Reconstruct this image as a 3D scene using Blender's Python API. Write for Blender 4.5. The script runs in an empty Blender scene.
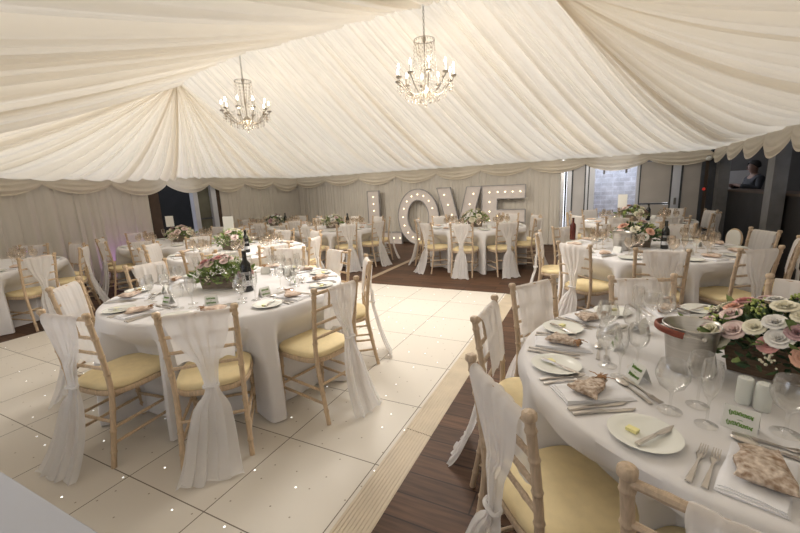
import bpy, bmesh, math, random
import numpy as np
from mathutils import Vector, Matrix

R = math.radians
PI = math.pi
SC = bpy.context.scene
COL = SC.collection

# ------------------------------------------------------------------ materials
def new_mat(name):
    m = bpy.data.materials.new(name); m.use_nodes = True
    nt = m.node_tree; nt.nodes.clear()
    return m, nt, nt.nodes, nt.links

def noise_color(nt, c1, c2, scale=8, stretch=(1, 1, 1), detail=3, coord='Object'):
    N, L = nt.nodes, nt.links
    tc = N.new('ShaderNodeTexCoord'); mp = N.new('ShaderNodeMapping'); mp.inputs['Scale'].default_value = stretch
    L.new(tc.outputs[coord], mp.inputs['Vector'])
    n = N.new('ShaderNodeTexNoise'); n.inputs['Scale'].default_value = scale; n.inputs['Detail'].default_value = detail
    L.new(mp.outputs['Vector'], n.inputs['Vector'])
    r = N.new('ShaderNodeValToRGB')
    r.color_ramp.elements[0].position = .3; r.color_ramp.elements[1].position = .7
    r.color_ramp.elements[0].color = (*c1, 1); r.color_ramp.elements[1].color = (*c2, 1)
    L.new(n.outputs['Fac'], r.inputs['Fac'])
    return r.outputs['Color'], n.outputs['Fac']

def mat(name, c, rough=.6, metal=0, var=.06, scale=10, stretch=(1, 1, 1), bump=0, c2=None, spec=.4):
    m, nt, N, L = new_mat(name)
    c2 = c2 or tuple(min(1, x * (1 + var)) for x in c)
    c1 = tuple(x * (1 - var) for x in c) if c2 and var else c
    col, fac = noise_color(nt, c1, c2, scale, stretch)
    b = N.new('ShaderNodeBsdfPrincipled'); o = N.new('ShaderNodeOutputMaterial')
    L.new(col, b.inputs['Base Color']); b.inputs['Roughness'].default_value = rough; b.inputs['Metallic'].default_value = metal
    b.inputs['Specular IOR Level'].default_value = spec
    if bump:
        bp = N.new('ShaderNodeBump'); bp.inputs['Strength'].default_value = bump; bp.inputs['Distance'].default_value = .01
        L.new(fac, bp.inputs['Height']); L.new(bp.outputs['Normal'], b.inputs['Normal'])
    L.new(b.outputs['BSDF'], o.inputs['Surface'])
    return m

def fabric(name, c, trans=.35, alpha=0., var=.04, scale=6):
    m, nt, N, L = new_mat(name)
    col, _ = noise_color(nt, tuple(x * (1 - var) for x in c), c, scale)
    d = N.new('ShaderNodeBsdfDiffuse'); t = N.new('ShaderNodeBsdfTranslucent'); mx = N.new('ShaderNodeMixShader')
    o = N.new('ShaderNodeOutputMaterial')
    L.new(col, d.inputs['Color']); L.new(col, t.inputs['Color']); mx.inputs[0].default_value = trans
    L.new(d.outputs[0], mx.inputs[1]); L.new(t.outputs[0], mx.inputs[2])
    out = mx.outputs[0]
    if alpha:
        tp = N.new('ShaderNodeBsdfTransparent'); m2 = N.new('ShaderNodeMixShader'); m2.inputs[0].default_value = alpha
        L.new(out, m2.inputs[1]); L.new(tp.outputs[0], m2.inputs[2]); out = m2.outputs[0]
    L.new(out, o.inputs['Surface'])
    return m

def glass(name, tint=(.97, .98, .97), refl=(.9, .9, .9), k=.35):
    m, nt, N, L = new_mat(name)
    lw = N.new('ShaderNodeLayerWeight'); lw.inputs['Blend'].default_value = k
    mr = N.new('ShaderNodeMath'); mr.operation = 'MULTIPLY_ADD'; mr.inputs[1].default_value = .55; mr.inputs[2].default_value = .05
    L.new(lw.outputs['Facing'], mr.inputs[0])
    t = N.new('ShaderNodeBsdfTransparent'); t.inputs[0].default_value = (*tint, 1)
    g = N.new('ShaderNodeBsdfGlossy'); g.inputs['Roughness'].default_value = .08; g.inputs[0].default_value = (*refl, 1)
    mx = N.new('ShaderNodeMixShader'); o = N.new('ShaderNodeOutputMaterial')
    L.new(mr.outputs[0], mx.inputs[0]); L.new(t.outputs[0], mx.inputs[1]); L.new(g.outputs[0], mx.inputs[2]); L.new(mx.outputs[0], o.inputs['Surface'])
    return m

def emit(name, c, s):
    m, nt, N, L = new_mat(name)
    e = N.new('ShaderNodeEmission'); o = N.new('ShaderNodeOutputMaterial')
    e.inputs[0].default_value = (*c, 1); e.inputs[1].default_value = s
    L.new(e.outputs[0], o.inputs['Surface']); return m

def plank_mat():
    m, nt, N, L = new_mat('rustic wood planks')
    tc = N.new('ShaderNodeTexCoord')
    br = N.new('ShaderNodeTexBrick'); br.offset = .37; br.inputs['Scale'].default_value = 1
    br.inputs['Brick Width'].default_value = 1.2; br.inputs['Row Height'].default_value = .15; br.inputs['Mortar Size'].default_value = .004
    br.inputs['Color1'].default_value = (.075, .041, .025, 1); br.inputs['Color2'].default_value = (.125, .068, .040, 1)
    br.inputs['Mortar'].default_value = (.03, .017, .012, 1); br.inputs['Bias'].default_value = -.1
    L.new(tc.outputs['Object'], br.inputs['Vector'])
    col, fac = noise_color(nt, (.55, .5, .48), (1.35, 1.3, 1.25), 3.2, (1.2, 14, 1), 6)
    mul = N.new('ShaderNodeMix'); mul.data_type = 'RGBA'; mul.blend_type = 'MULTIPLY'; mul.inputs[0].default_value = .85
    L.new(br.outputs['Color'], mul.inputs[6]); L.new(col, mul.inputs[7])
    b = N.new('ShaderNodeBsdfPrincipled'); b.inputs['Roughness'].default_value = .55; b.inputs['Specular IOR Level'].default_value = .25; o = N.new('ShaderNodeOutputMaterial')
    L.new(mul.outputs[2], b.inputs['Base Color']); L.new(b.outputs[0], o.inputs[0]); return m

def dance_mat():
    """white panels with twinkle lights: tiny white and dark dots on a loose grid"""
    m, nt, N, L = new_mat('starlit white panels')
    tc = N.new('ShaderNodeTexCoord')
    br = N.new('ShaderNodeTexBrick'); br.offset = 0; br.inputs['Scale'].default_value = 1
    br.inputs['Brick Width'].default_value = TILE; br.inputs['Row Height'].default_value = TILE; br.inputs['Mortar Size'].default_value = .003
    br.inputs['Color1'].default_value = (.65, .60, .53, 1); br.inputs['Color2'].default_value = (.68, .635, .565, 1); br.inputs['Mortar'].default_value = (.16, .13, .10, 1)
    L.new(tc.outputs['Object'], br.inputs['Vector'])
    vo = N.new('ShaderNodeTexVoronoi'); vo.voronoi_dimensions = '2D'; vo.inputs['Scale'].default_value = 6.2; vo.inputs['Randomness'].default_value = .75
    L.new(tc.outputs['Object'], vo.inputs['Vector'])
    dot = N.new('ShaderNodeMath'); dot.operation = 'LESS_THAN'; dot.inputs[1].default_value = .030
    L.new(vo.outputs['Distance'], dot.inputs[0])
    sep = N.new('ShaderNodeSeparateColor'); L.new(vo.outputs['Color'], sep.inputs[0])
    lit = N.new('ShaderNodeMath'); lit.operation = 'GREATER_THAN'; lit.inputs[1].default_value = .74; L.new(sep.outputs[0], lit.inputs[0])
    mixc = N.new('ShaderNodeMix'); mixc.data_type = 'RGBA'; L.new(dot.outputs[0], mixc.inputs[0]); L.new(br.outputs['Color'], mixc.inputs[6])
    mixc.inputs[7].default_value = (.33, .28, .22, 1)
    b = N.new('ShaderNodeBsdfPrincipled'); b.inputs['Roughness'].default_value = .45; b.inputs['Specular IOR Level'].default_value = .25; o = N.new('ShaderNodeOutputMaterial')
    L.new(mixc.outputs[2], b.inputs['Base Color'])
    em = N.new('ShaderNodeMath'); em.operation = 'MULTIPLY'; L.new(dot.outputs[0], em.inputs[0]); L.new(lit.outputs[0], em.inputs[1])
    e2 = N.new('ShaderNodeMath'); e2.operation = 'MULTIPLY'; e2.inputs[1].default_value = 2.5; L.new(em.outputs[0], e2.inputs[0])
    b.inputs['Emission Color'].default_value = (1, 1, .98, 1); L.new(e2.outputs[0], b.inputs['Emission Strength'])
    L.new(b.outputs[0], o.inputs[0]); return m

def stone_mat():
    m, nt, N, L = new_mat('pale outdoor stonework')
    tc = N.new('ShaderNodeTexCoord'); mp = N.new('ShaderNodeMapping'); mp.inputs['Rotation'].default_value = (R(90), 0, 0)
    L.new(tc.outputs['Object'], mp.inputs[0])
    br = N.new('ShaderNodeTexBrick'); br.inputs['Scale'].default_value = 1; br.inputs['Brick Width'].default_value = .26; br.inputs['Row Height'].default_value = .11
    br.inputs['Mortar Size'].default_value = .012; br.inputs['Color1'].default_value = (.62, .62, .68, 1); br.inputs['Color2'].default_value = (.5, .49, .54, 1)
    br.inputs['Mortar'].default_value = (.66, .67, .74, 1); L.new(mp.outputs[0], br.inputs['Vector'])
    col, f = noise_color(nt, (.75, .75, .75), (1.15, 1.15, 1.15), 6)
    mul = N.new('ShaderNodeMix'); mul.data_type = 'RGBA'; mul.blend_type = 'MULTIPLY'; mul.inputs[0].default_value = 1
    L.new(br.outputs['Color'], mul.inputs[6]); L.new(col, mul.inputs[7])
    b = N.new('ShaderNodeBsdfDiffuse'); o = N.new('ShaderNodeOutputMaterial'); L.new(mul.outputs[2], b.inputs[0]); L.new(b.outputs[0], o.inputs[0]); return m

TILE = .614
M = dict(
    lining=fabric('ivory ceiling lining', (.885, .805, .665), .30, 0, .03, 3),
    curtain=fabric('ivory wall curtain', (.80, .755, .68), .2, 0, .05, 2),
    swag=fabric('ivory swag', (.87, .80, .68), .3, 0, .04, 5),
    sheer=fabric('white chiffon', (.96, .95, .95), .45, .19, .03, 12),
    cloth=fabric('white linen tablecloth', (.83, .815, .82), .08, 0, .025, 5),
    cloth_shade=fabric('white linen with painted shade', (.47, .48, .52), .05, 0, .03, 5),  # white cloth, with the near corner's shade put into its colour
    napkin=fabric('white napkin linen', (.88, .88, .91), .05, 0, .04, 40),
    wood=mat('limewashed chair wood', (.53, .41, .295), .5, 0, .16, 6, (18, 18, 2.5), .15),
    wood2=mat('honey chair wood', (.60, .45, .30), .5, 0, .16, 6, (18, 18, 2.5), .15),
    pad=mat('cream seat fabric', (.84, .70, .42), .85, 0, .04, 25, bump=.05),
    planks=plank_mat(), dance=dance_mat(), stone=stone_mat(),
    ramp=mat('ribbed pale ramp', (.60, .51, .385), .55, 0, .08, 6, (1, 1, 1)),
    trim=mat('pale floor trim', (.40, .31, .22), .5, 0, .1, 8),
    alu=mat('white aluminium', (.62, .65, .72), .35, .2, .04, 5),
    chrome=mat('bright pole', (.75, .77, .8), .25, .6, .04, 5),
    darkframe=mat('dark frame', (.06, .065, .075), .5, 0, .2, 8),
    greyframe=mat('grey metal post', (.20, .20, .20), .5, .2, .1, 8),
    panelw=mat('pale door panel', (.60, .59, .60), .5, 0, .05, 3),
    panelg=mat('grey door panel', (.44, .415, .39), .55, 0, .05, 3),
    black=mat('black bar front', (.022, .021, .022), .6, 0, .2, 4),
    barwall=mat('dim bar wall', (.13, .12, .11), .8, 0, .12, 3),
    doorway_dark=mat('painted darkness beyond doorway', (.012, .012, .013), .9, 0, .2, 4),  # near-black paint standing for the darkness beyond the doorway
    brownjamb=mat('brown door jamb', (.075, .05, .035), .6, 0, .2, 6),
    greenglass=mat('dim greenish pane', (.13, .13, .10), .25, 0, .2, 3),
    porcelain=mat('white porcelain', (.80, .81, .76), .22, 0, .02, 5),
    butter=mat('yellow butter', (.85, .80, .38), .5, 0, .05, 30),
    silver=mat('steel cutlery', (.60, .565, .53), .3, .9, .10, 20),
    steel=mat('brushed steel bucket', (.55, .53, .50), .28, .95, .08, 4, (1, 1, 30)),
    leather=mat('red brown leather', (.23, .06, .035), .5, 0, .2, 30, bump=.1),
    favour=mat('mottled brown paper', (.25, .16, .10), .8, 0, 0, 60, (1, 1, 1), .6, (.74, .64, .55)),
    favour2=mat('pink beige wrapped favour', (.52, .36, .27), .8, 0, 0, 30, (1, 1, 1), .4, (.80, .67, .57)),
    twine=mat('brown twine', (.36, .20, .10), .8, 0, .2, 40),
    card=mat('white card', (.84, .84, .80), .7, 0, .02, 5),
    green_ink=mat('green lettering', (.17, .33, .07), .7, 0, .3, 40),
    grey_ink=mat('grey lettering', (.25, .25, .25), .7, 0, .2, 40),
    glass=glass('clear glass', (.975, .975, .97)),
    glassfar=glass('clear glass far', (.95, .93, .90), (.95, .9, .85), .45),
    crystal=glass('crystal drops', (.86, .81, .74), (.55, .52, .48), .5),
    bottle=mat('dark bottle glass', (.012, .014, .013), .12, 0, .3, 5, spec=.6),
    redbottle=mat('dark red bottle', (.10, .018, .012), .2, 0, .3, 5, spec=.6),
    blabel=mat('bottle paper label', (.72, .73, .76), .7, 0, .05, 20),
    gold=mat('brown foil', (.30, .16, .08), .4, .5, .1, 20),
    boxwood=mat('weathered box wood', (.17, .115, .075), .75, 0, .25, 5, (3, 3, 25), .3),
    boxwood2=mat('grey box wood', (.25, .20, .155), .75, 0, .25, 5, (3, 3, 25), .3),
    leaf=mat('green leaves', (.12, .20, .055), .6, 0, 0, 14, c2=(.36, .45, .18)),
    leafdark=mat('dark green leaves', (.035, .075, .035), .6, 0, 0, 14, c2=(.10, .16, .07)),
    lime=mat('lime buds', (.42, .50, .16), .7, 0, .2, 20),
    pink=mat('pink petals', (.78, .42, .40), .7, 0, .12, 20),
    blush=mat('blush petals', (.83, .66, .62), .7, 0, .06, 20),
    creamp=mat('cream petals', (.86, .82, .66), .7, 0, .05, 20),
    whitep=mat('white petals', (.88, .86, .82), .7, 0, .05, 20),
    mauve=mat('mauve petals', (.55, .36, .38), .7, 0, .1, 20),
    peach=mat('peach petals', (.84, .50, .38), .7, 0, .1, 20),
    letterface=mat('grey painted letter face', (.66, .61, .585), .6, 0, .04, 6),
    letterrim=mat('dark letter rim', (.36, .35, .36), .5, .1, .1, 8),
    bulb=emit('warm letter bulb', (1, .76, .46), 4),
    flame=emit('candle bulb glow', (1, .88, .70), 26),
    candle=mat('ivory candle sleeve', (.85, .82, .74), .5, 0, .03, 5),
    bronze=mat('aged chandelier metal', (.40, .36, .30), .4, .7, .2, 10),
    shaker=mat('white ceramic shaker', (.74, .76, .72), .3, 0, .02, 5),
    skin=mat('skin', (.15, .085, .06), .6, 0, .06, 8),
    hair=mat('dark hair', (.018, .014, .012), .7, 0, .3, 40),
    shirt=mat('dark shirt', (.022, .022, .026), .85, 0, .2, 12),
    trouser=mat('black trousers', (.015, .015, .017), .85, 0, .2, 12),
    red=emit('red button with added glow', (1, .08, .06), .3),  # faint glow added to a plain button, no lamp
    ice=glass('ice water', (.9, .85, .6), (.9, .9, .8), .3),
    amber=mat('amber drink', (.60, .42, .10), .3, 0, .1, 10),
)

# ------------------------------------------------------------------ mesh builder
class MB:
    def __init__(s): s.v = []; s.f = []
    def add(s, vs, fs):
        o = len(s.v); s.v += [tuple(map(float, p)) for p in vs]; s.f += [tuple(i + o for i in f) for f in fs]; return s
    def box(s, x0, x1, y0, y1, z0, z1, rot=0, c=None):
        vs = [(x, y, z) for z in (z0, z1) for y in (y0, y1) for x in (x0, x1)]
        if rot:
            cx, cy = c if c else ((x0 + x1) / 2, (y0 + y1) / 2)
            vs = [(cx + (x - cx) * math.cos(rot) - (y - cy) * math.sin(rot), cy + (x - cx) * math.sin(rot) + (y - cy) * math.cos(rot), z) for x, y, z in vs]
        return s.add(vs, [(0, 2, 3, 1), (4, 5, 7, 6), (0, 1, 5, 4), (2, 6, 7, 3), (0, 4, 6, 2), (1, 3, 7, 5)])
    def tube(s, pts, r, n=8, cap=True, flat=1.0):
        pts = [Vector(p) for p in pts]; m = len(pts)
        rs = [r] * m if isinstance(r, (int, float)) else list(r)
        t0 = (pts[1] - pts[0]).normalized(); up = Vector((0, 0, 1)) if abs(t0.z) < .9 else Vector((1, 0, 0))
        a = t0.cross(up).normalized(); vs = []
        for i in range(m):
            t = (pts[min(i + 1, m - 1)] - pts[max(i - 1, 0)]).normalized()
            a = (a - t * a.dot(t)).normalized(); b = t.cross(a)
            for k in range(n):
                q = 2 * PI * k / n; vs.append(pts[i] + a * (rs[i] * math.cos(q)) + b * (rs[i] * flat * math.sin(q)))
        fs = [(i * n + k, i * n + (k + 1) % n, (i + 1) * n + (k + 1) % n, (i + 1) * n + k) for i in range(m - 1) for k in range(n)]
        if cap: fs += [tuple(range(n - 1, -1, -1)), tuple((m - 1) * n + k for k in range(n))]
        return s.add(vs, fs)
    def lathe(s, prof, n=20, c=(0, 0, 0), cap=False):
        vs = [(c[0] + r * math.cos(2 * PI * k / n), c[1] + r * math.sin(2 * PI * k / n), c[2] + z) for r, z in prof for k in range(n)]
        m = len(prof)
        fs = [(i * n + k, i * n + (k + 1) % n, (i + 1) * n + (k + 1) % n, (i + 1) * n + k) for i in range(m - 1) for k in range(n)]
        if cap: fs += [tuple(range(n - 1, -1, -1)), tuple((m - 1) * n + k for k in range(n))]
        return s.add(vs, fs)
    def grid(s, P):            # P: array (nu, nv, 3)
        nu, nv = P.shape[:2]
        fs = [(i * nv + j, (i + 1) * nv + j, (i + 1) * nv + j + 1, i * nv + j + 1) for i in range(nu - 1) for j in range(nv - 1)]
        return s.add(P.reshape(-1, 3).tolist(), fs)
    def prism(s, poly, y0, y1):     # poly in xz, extruded in y
        n = len(poly); vs = [(x, y0, z) for x, z in poly] + [(x, y1, z) for x, z in poly]
        fs = [tuple(range(n)), tuple(range(2 * n - 1, n - 1, -1))] + [(i, i + n, (i + 1) % n + n, (i + 1) % n) for i in range(n)]
        return s.add(vs, fs)
    def ball(s, c, r, n=10, m=7, sx=1, sy=1, sz=1):
        return s.add([(c[0] + r * sx * math.sin(PI * i / m) * math.cos(2 * PI * k / n), c[1] + r * sy * math.sin(PI * i / m) * math.sin(2 * PI * k / n), c[2] + r * sz * math.cos(PI * i / m)) for i in range(m + 1) for k in range(n)],
                     [(i * n + k, (i + 1) * n + k, (i + 1) * n + (k + 1) % n, i * n + (k + 1) % n) for i in range(m) for k in range(n)])
    def mesh(s, name, mt, smooth=True, weld=True):
        me = bpy.data.meshes.new(name); me.from_pydata(s.v, [], s.f)
        bm = bmesh.new(); bm.from_mesh(me)
        if weld: bmesh.ops.remove_doubles(bm, verts=bm.verts, dist=1e-5)
        bmesh.ops.recalc_face_normals(bm, faces=bm.faces)
        for e in bm.edges:
            e.smooth = not (len(e.link_faces) == 2 and e.calc_face_angle(0) > .7)
        bm.to_mesh(me); bm.free()
        me.polygons.foreach_set('use_smooth', [bool(smooth)] * len(me.polygons))
        me.materials.append(mt); return me
    def build(s, name, mt, parent=None, loc=(0, 0, 0), rz=0, smooth=True, weld=True):
        return obj(name, s.mesh(name, mt, smooth, weld), parent, loc, rz)

def obj(name, data, parent=None, loc=(0, 0, 0), rz=0, rot=None, scale=None):
    o = bpy.data.objects.new(name, data); COL.objects.link(o)
    o.location = loc; o.rotation_euler = rot or (0, 0, rz)
    if scale: o.scale = scale
    if parent: o.parent = parent
    return o
def tag(o, label=None, cat=None, group=None, kind=None):
    if label: o['label'] = label
    if cat: o['category'] = cat
    if group: o['group'] = group
    if kind: o['kind'] = kind
    return o
def struct(o): o['kind'] = 'structure'; return o
def empty(name, loc, rz=0):
    o = bpy.data.objects.new(name, None); COL.objects.link(o); o.location = loc; o.rotation_euler = (0, 0, rz); o.empty_display_size = .1
    return o
def copy_tree(o, parent=None):
    c = o.copy(); COL.objects.link(c)
    if parent: c.parent = parent
    for ch in KIDS.get(o.name, []):
        copy_tree(ch, c)
    return c
KIDS = {}
def index_kids(root):
    for ch in root.children: KIDS.setdefault(root.name, []).append(ch); index_kids(ch)

def cr(pts, n):           # Catmull-Rom resample of rows of numbers
    P = np.array(pts, float); P = np.vstack([2 * P[0] - P[1], P, 2 * P[-1] - P[-2]]); out = []
    m = len(P) - 3
    for q in np.linspace(0, m - 1e-6, n):
        i = int(q); t = q - i; a, b, c, d = P[i:i + 4]
        out.append(.5 * ((2 * b) + (-a + c) * t + (2 * a - 5 * b + 4 * c - d) * t * t + (-a + 3 * b - 3 * c + d) * t ** 3))
    return np.array(out)

# ------------------------------------------------------------------ camera (fitted to the photograph's floor joints)
FPX, PITCH, ROLL, YAW = 383.7575, .198903, -.0461089, .4604286
cy, sy = math.cos(YAW), math.sin(YAW)
fw = Vector((-sy * math.cos(PITCH), cy * math.cos(PITCH), -math.sin(PITCH))); rt0 = Vector((cy, sy, 0)); up0 = rt0.cross(fw)
rt = rt0 * math.cos(ROLL) + up0 * math.sin(ROLL); up = up0 * math.cos(ROLL) - rt0 * math.sin(ROLL)
cam = bpy.data.objects.new('camera', bpy.data.cameras.new('camera')); COL.objects.link(cam)
mw = Matrix((rt, up, -fw)).transposed().to_4x4(); mw.translation = (0, 0, 1.5); cam.matrix_world = mw
cam.data.sensor_width = 36; cam.data.lens = FPX / 800 * 36; cam.data.clip_start = .02
SC.camera = cam
def px(x, y, z):
    d = rt * (x - z[0] * 0) if False else None
def proj(P):
    d = Vector(P) - Vector((0, 0, 1.5)); z = d.dot(fw)
    return 400 + FPX * d.dot(rt) / z, 266.5 - FPX * d.dot(up) / z, z

# ------------------------------------------------------------------ the setting
XL, XR, YF, YN, EAVE = -8.56, 2.3, 10.0, -1.0, 2.0
RIDGE_Y, RIDGE_Z = 4.5, 3.57
AL, AR = -6.06, -.45
FZ = -.02                                    # wood floor; the dance floor top is z = 0
DX0, DX1, DY1 = -5.92, -.985, 5.29
DY0 = DY1 - 9 * TILE
def ground(x, y): return 0. if DX0 - .02 < x < DX1 and y < DY1 else FZ

struct(MB().box(-8.8, 5.5, -1.6, 11.6, FZ - .1, FZ).build('floor', M['planks'], smooth=False))
d = MB().box(0, DX1 - DX0, 0, DY1 - DY0, FZ - .005, 0).build('floor_dance', M['dance'], loc=(DX0, DY0, 0), smooth=False); struct(d)
# ribbed ramp along the dance floor's edge
m = MB(); n = 9; W = .165
for i in range(n):
    x0 = DX1 + W * i / n; x1 = DX1 + W * (i + .72) / n; x2 = DX1 + W * (i + 1) / n
    zt = lambda x: -.001 - (x - DX1) / W * .016
    for k in range(5):
        ya = DY0 + (DY1 - DY0) * k / 5 + .003; yb = DY0 + (DY1 - DY0) * (k + 1) / 5 - .003
        m.add([(x0, ya, FZ - .004), (x1, ya, FZ - .004), (x1, ya, zt(x1)), (x0, ya, zt(x0)), (x0, yb, FZ - .004), (x1, yb, FZ - .004), (x1, yb, zt(x1)), (x0, yb, zt(x0))],
              [(0, 1, 2, 3), (4, 7, 6, 5), (3, 2, 6, 7), (0, 3, 7, 4), (1, 5, 6, 2)])
        m.add([(x1, ya, zt(x1) - .003), (x2, ya, zt(x2) - .003), (x2, yb, zt(x2) - .003), (x1, yb, zt(x1) - .003)], [(0, 1, 2, 3)])
struct(m.build('trim_1', M['ramp'], smooth=False, weld=False))
struct(MB().box(-3.46, -3.36, DY1 + .02, 9.6, FZ - .004, FZ + .006).build('trim_2', M['trim'], smooth=False))

# gathered fabric: a one-dimensional profile of random folds with sharp creases
def folds(n_samples, n_folds, seed, fine=.3):
    rg = np.random.default_rng(seed)
    def one(nf):
        w = rg.uniform(.45, 1.6, nf); e = np.concatenate([[0], np.cumsum(w)]); e /= e[-1]
        hgt = rg.uniform(.3, 1.2, nf); u = np.linspace(0, 1, n_samples)
        i = np.clip(np.searchsorted(e, u, side='right') - 1, 0, nf - 1); x = (u - e[i]) / (e[i + 1] - e[i])
        return np.abs(np.sin(PI * x)) ** .85 * hgt[i]
    return one(n_folds) * (1 - fine) + one(n_folds * 2) * fine

def drape(topf, botf, n_folds, seed, amp0, amp1, sag, nu, nv=26, gather=0, amp_pow=1.0, fine=.30, smooth=False):
    """a fan of cloth from topf(u) to botf(u); folds bulge along the surface normal (downwards / into the room)"""
    f = folds(nu, n_folds, seed, fine); U = np.linspace(0, 1, nu); V = np.linspace(0, 1, nv)
    T = np.array([topf(u) for u in U]); B = np.array([botf(u) for u in U])
    P = T[:, None] * (1 - V)[None, :, None] + B[:, None] * V[None, :, None]
    s = np.array([sag(u) for u in U])
    P[:, :, 2] -= s[:, None] * (4 * V * (1 - V) * (.75 + .5 * V))[None]
    if smooth:                                  # soften the corners between the end fans and the slope
        for jv, v in enumerate(V):
            w_ = int(nu * .075 * math.sin(PI * v) ** .8)
            if w_ < 2: continue
            ker = np.hanning(2 * w_ + 1); ker /= ker.sum()
            for ax in range(3):
                line = np.concatenate([2 * P[0, jv, ax] - P[w_:0:-1, jv, ax], P[:, jv, ax], 2 * P[-1, jv, ax] - P[-2:-w_ - 2:-1, jv, ax]])
                P[:, jv, ax] = np.convolve(line, ker, 'valid')
    du = np.gradient(P, axis=0); dv = np.gradient(P, axis=1); N = np.cross(du, dv); N /= np.linalg.norm(N, axis=2, keepdims=True) + 1e-9
    N *= np.where(N[:, :, 2:3] > 0, -1, 1)
    A = amp0 + (amp1 - amp0) * V ** amp_pow
    A = A * np.where(V > .80, np.clip((1.0 - V) / .2, .10, 1), 1)
    P += N * (f[:, None] * A[None])[:, :, None]
    return P
cm = MB()
lerp = lambda a, b, t: a + (b - a) * t
ridge = lambda u: (lerp(AL, AR, u), RIDGE_Y, RIDGE_Z - .22 * max(0, 1 - u / .28) ** 2 - .20 * max(0, (u - .72) / .28) ** 2)
# one continuous lining: fan over the left end, far slope, fan over the right end
HL, HR = .30, .70
def top_path(u):
    t = min(1, max(0, (u - HL) / (HR - HL))); x, y, z = ridge(t); d = max(0, HL - u) / HL - max(0, u - HR) / (1 - HR)
    return (x - .10 * d, y - .10 * abs(d), z)
def bot_path(u):
    if u < HL: return (XL, lerp(YN, YF, u / HL), EAVE)
    if u > HR: t = (u - HR) / (1 - HR); return (XR, lerp(YF, YN, t), EAVE + .06 * min(1, t * 4))
    return (lerp(XL, XR, (u - HL) / (HR - HL)), YF, EAVE)
def sagf(u): return .16 + .16 * max(0, 1 - abs(u - .15) / .15) + .14 * max(0, 1 - abs(u - .85) / .15)
main = drape(top_path, bot_path, 104, 3, .03, .21, sagf, 3200, 28, amp_pow=.8, smooth=True)
near = drape(lambda u: (ridge(u)[0], ridge(u)[1] - .05, ridge(u)[2] - .03), lambda u: (lerp(XL + .1, XR, u), YN, EAVE), 44, 5, .06, .32, lambda u: .10 + .22 * max(0, 1 - u * 3) + .1 * max(0, u * 3 - 2), 900)
for P in (main, near): cm.grid(P)
struct(cm.build('ceiling', M['lining'], weld=False))

# pleated wall curtains
def curtain(name, p0, p1, z0, z1, seed, per=11, amp=.05, mt='curtain'):
    p0 = np.array(p0, float); p1 = np.array(p1, float); Ld = np.linalg.norm(p1 - p0); nf = max(4, int(Ld * per)); nu = nf * 9
    f = folds(nu, nf, seed, .35); nrm = np.array([-(p1 - p0)[1], (p1 - p0)[0]]) / Ld
    V = np.linspace(0, 1, 8); P = np.zeros((nu, 8, 3)); rg = np.random.default_rng(seed); ph = rg.uniform(0, 6)
    for i, u in enumerate(np.linspace(0, 1, nu)):
        b = p0 + (p1 - p0) * u
        for j, v in enumerate(V):
            k = amp * (.5 + .8 * v) * f[i] + .02 * math.sin(u * Ld * 3 + ph) * v
            P[i, j] = (*(b + nrm * k), z1 + (z0 - z1) * v)
    return struct(MB().grid(P).build(name, M[mt], weld=False))
curtain('wall_left', (XL, 5.2), (XL, YN), .01, EAVE + .05, 21, 6, .08)      # along the side wall, near the doorway
curtain('wall_left_far', (XL, YF), (XL, 7.02), .01, EAVE + .05, 22, 9)
curtain('wall_back', (-.62, YF), (XL, YF), FZ + .02, EAVE + .05, 23, 10)
for i, (a, b, mt) in enumerate([((XL - .12, YN), (XL - .12, 5.2), 'barwall'), ((XL - .12, 7.02), (XL - .12, 10.15), 'barwall'), ((XL - .12, 10.15), (-.62, 10.15), 'barwall')]):
    (x0, y0), (x1, y1) = a, b
    struct(MB().box(min(x0, x1) - .03, max(x0, x1) + .03, min(y0, y1), max(y0, y1) + (.03 if y0 == y1 else 0), FZ, 2.2).build(('wall_outer_left', 'wall_outer_left_far', 'wall_outer_back')[i], M['barwall'], smooth=False))
curtain('wall_unseen_front', (XR, YN - .05), (-1.7, YN - .05), .01, EAVE + .1, 25, 9)  # unseen curtain added behind the camera to cut daylight
curtain('wall_unseen_front_left', (-4.6, YN - .05), (XL, YN - .05), .01, EAVE + .1, 26, 9)  # unseen too, stops short so the gap lets daylight in
curtain('wall_right', (XR, YN), (XR, 5.2), .01, EAVE + .1, 24, 9)

# scalloped valance along the eaves
def swags(name, p0, p1, z, drop, n, seed, out=.05):
    p0 = np.array(p0, float); p1 = np.array(p1, float); Ld = np.linalg.norm(p1 - p0); nrm = np.array([-(p1 - p0)[1], (p1 - p0)[0]]) / Ld
    rg = np.random.default_rng(seed); m = MB()
    for k in range(n):
        nu, nv = 22, 16; P = np.zeros((nu, nv, 3)); dr = drop * rg.uniform(.85, 1.1)
        for i, s in enumerate(np.linspace(0, 1, nu)):
            c = abs(math.sin(PI * s)) ** .7
            for j, v in enumerate(np.linspace(0, 1, nv)):
                dz = dr * v * (.42 + .58 * c); bulge = out * (.35 + .9 * math.sin(PI * v * .6)) * (.5 + .7 * c) + .018 * math.sin(v * 24 + 1.2 * math.sin(3 * s)) * c * v
                ss = (k + lerp(-.03, 1.03, s)) / n
                b = p0 + (p1 - p0) * ss + nrm * (bulge + .03 + .004 * (k % 2))
                P[i, j] = (*b, z - dz + .02)
        m.grid(P)
    return struct(m.build(name, M['swag'], weld=False))
swags('trim_3', (XL, YF), (XL, YN), EAVE + .02, .42, 10, 31)
swags('trim_4', (XR, YF), (XL, YF), EAVE + .02, .36, 9, 32)
swags('trim_5', (XR, YN), (XR, YF), EAVE + .10, .45, 13, 33, .07)

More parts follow.
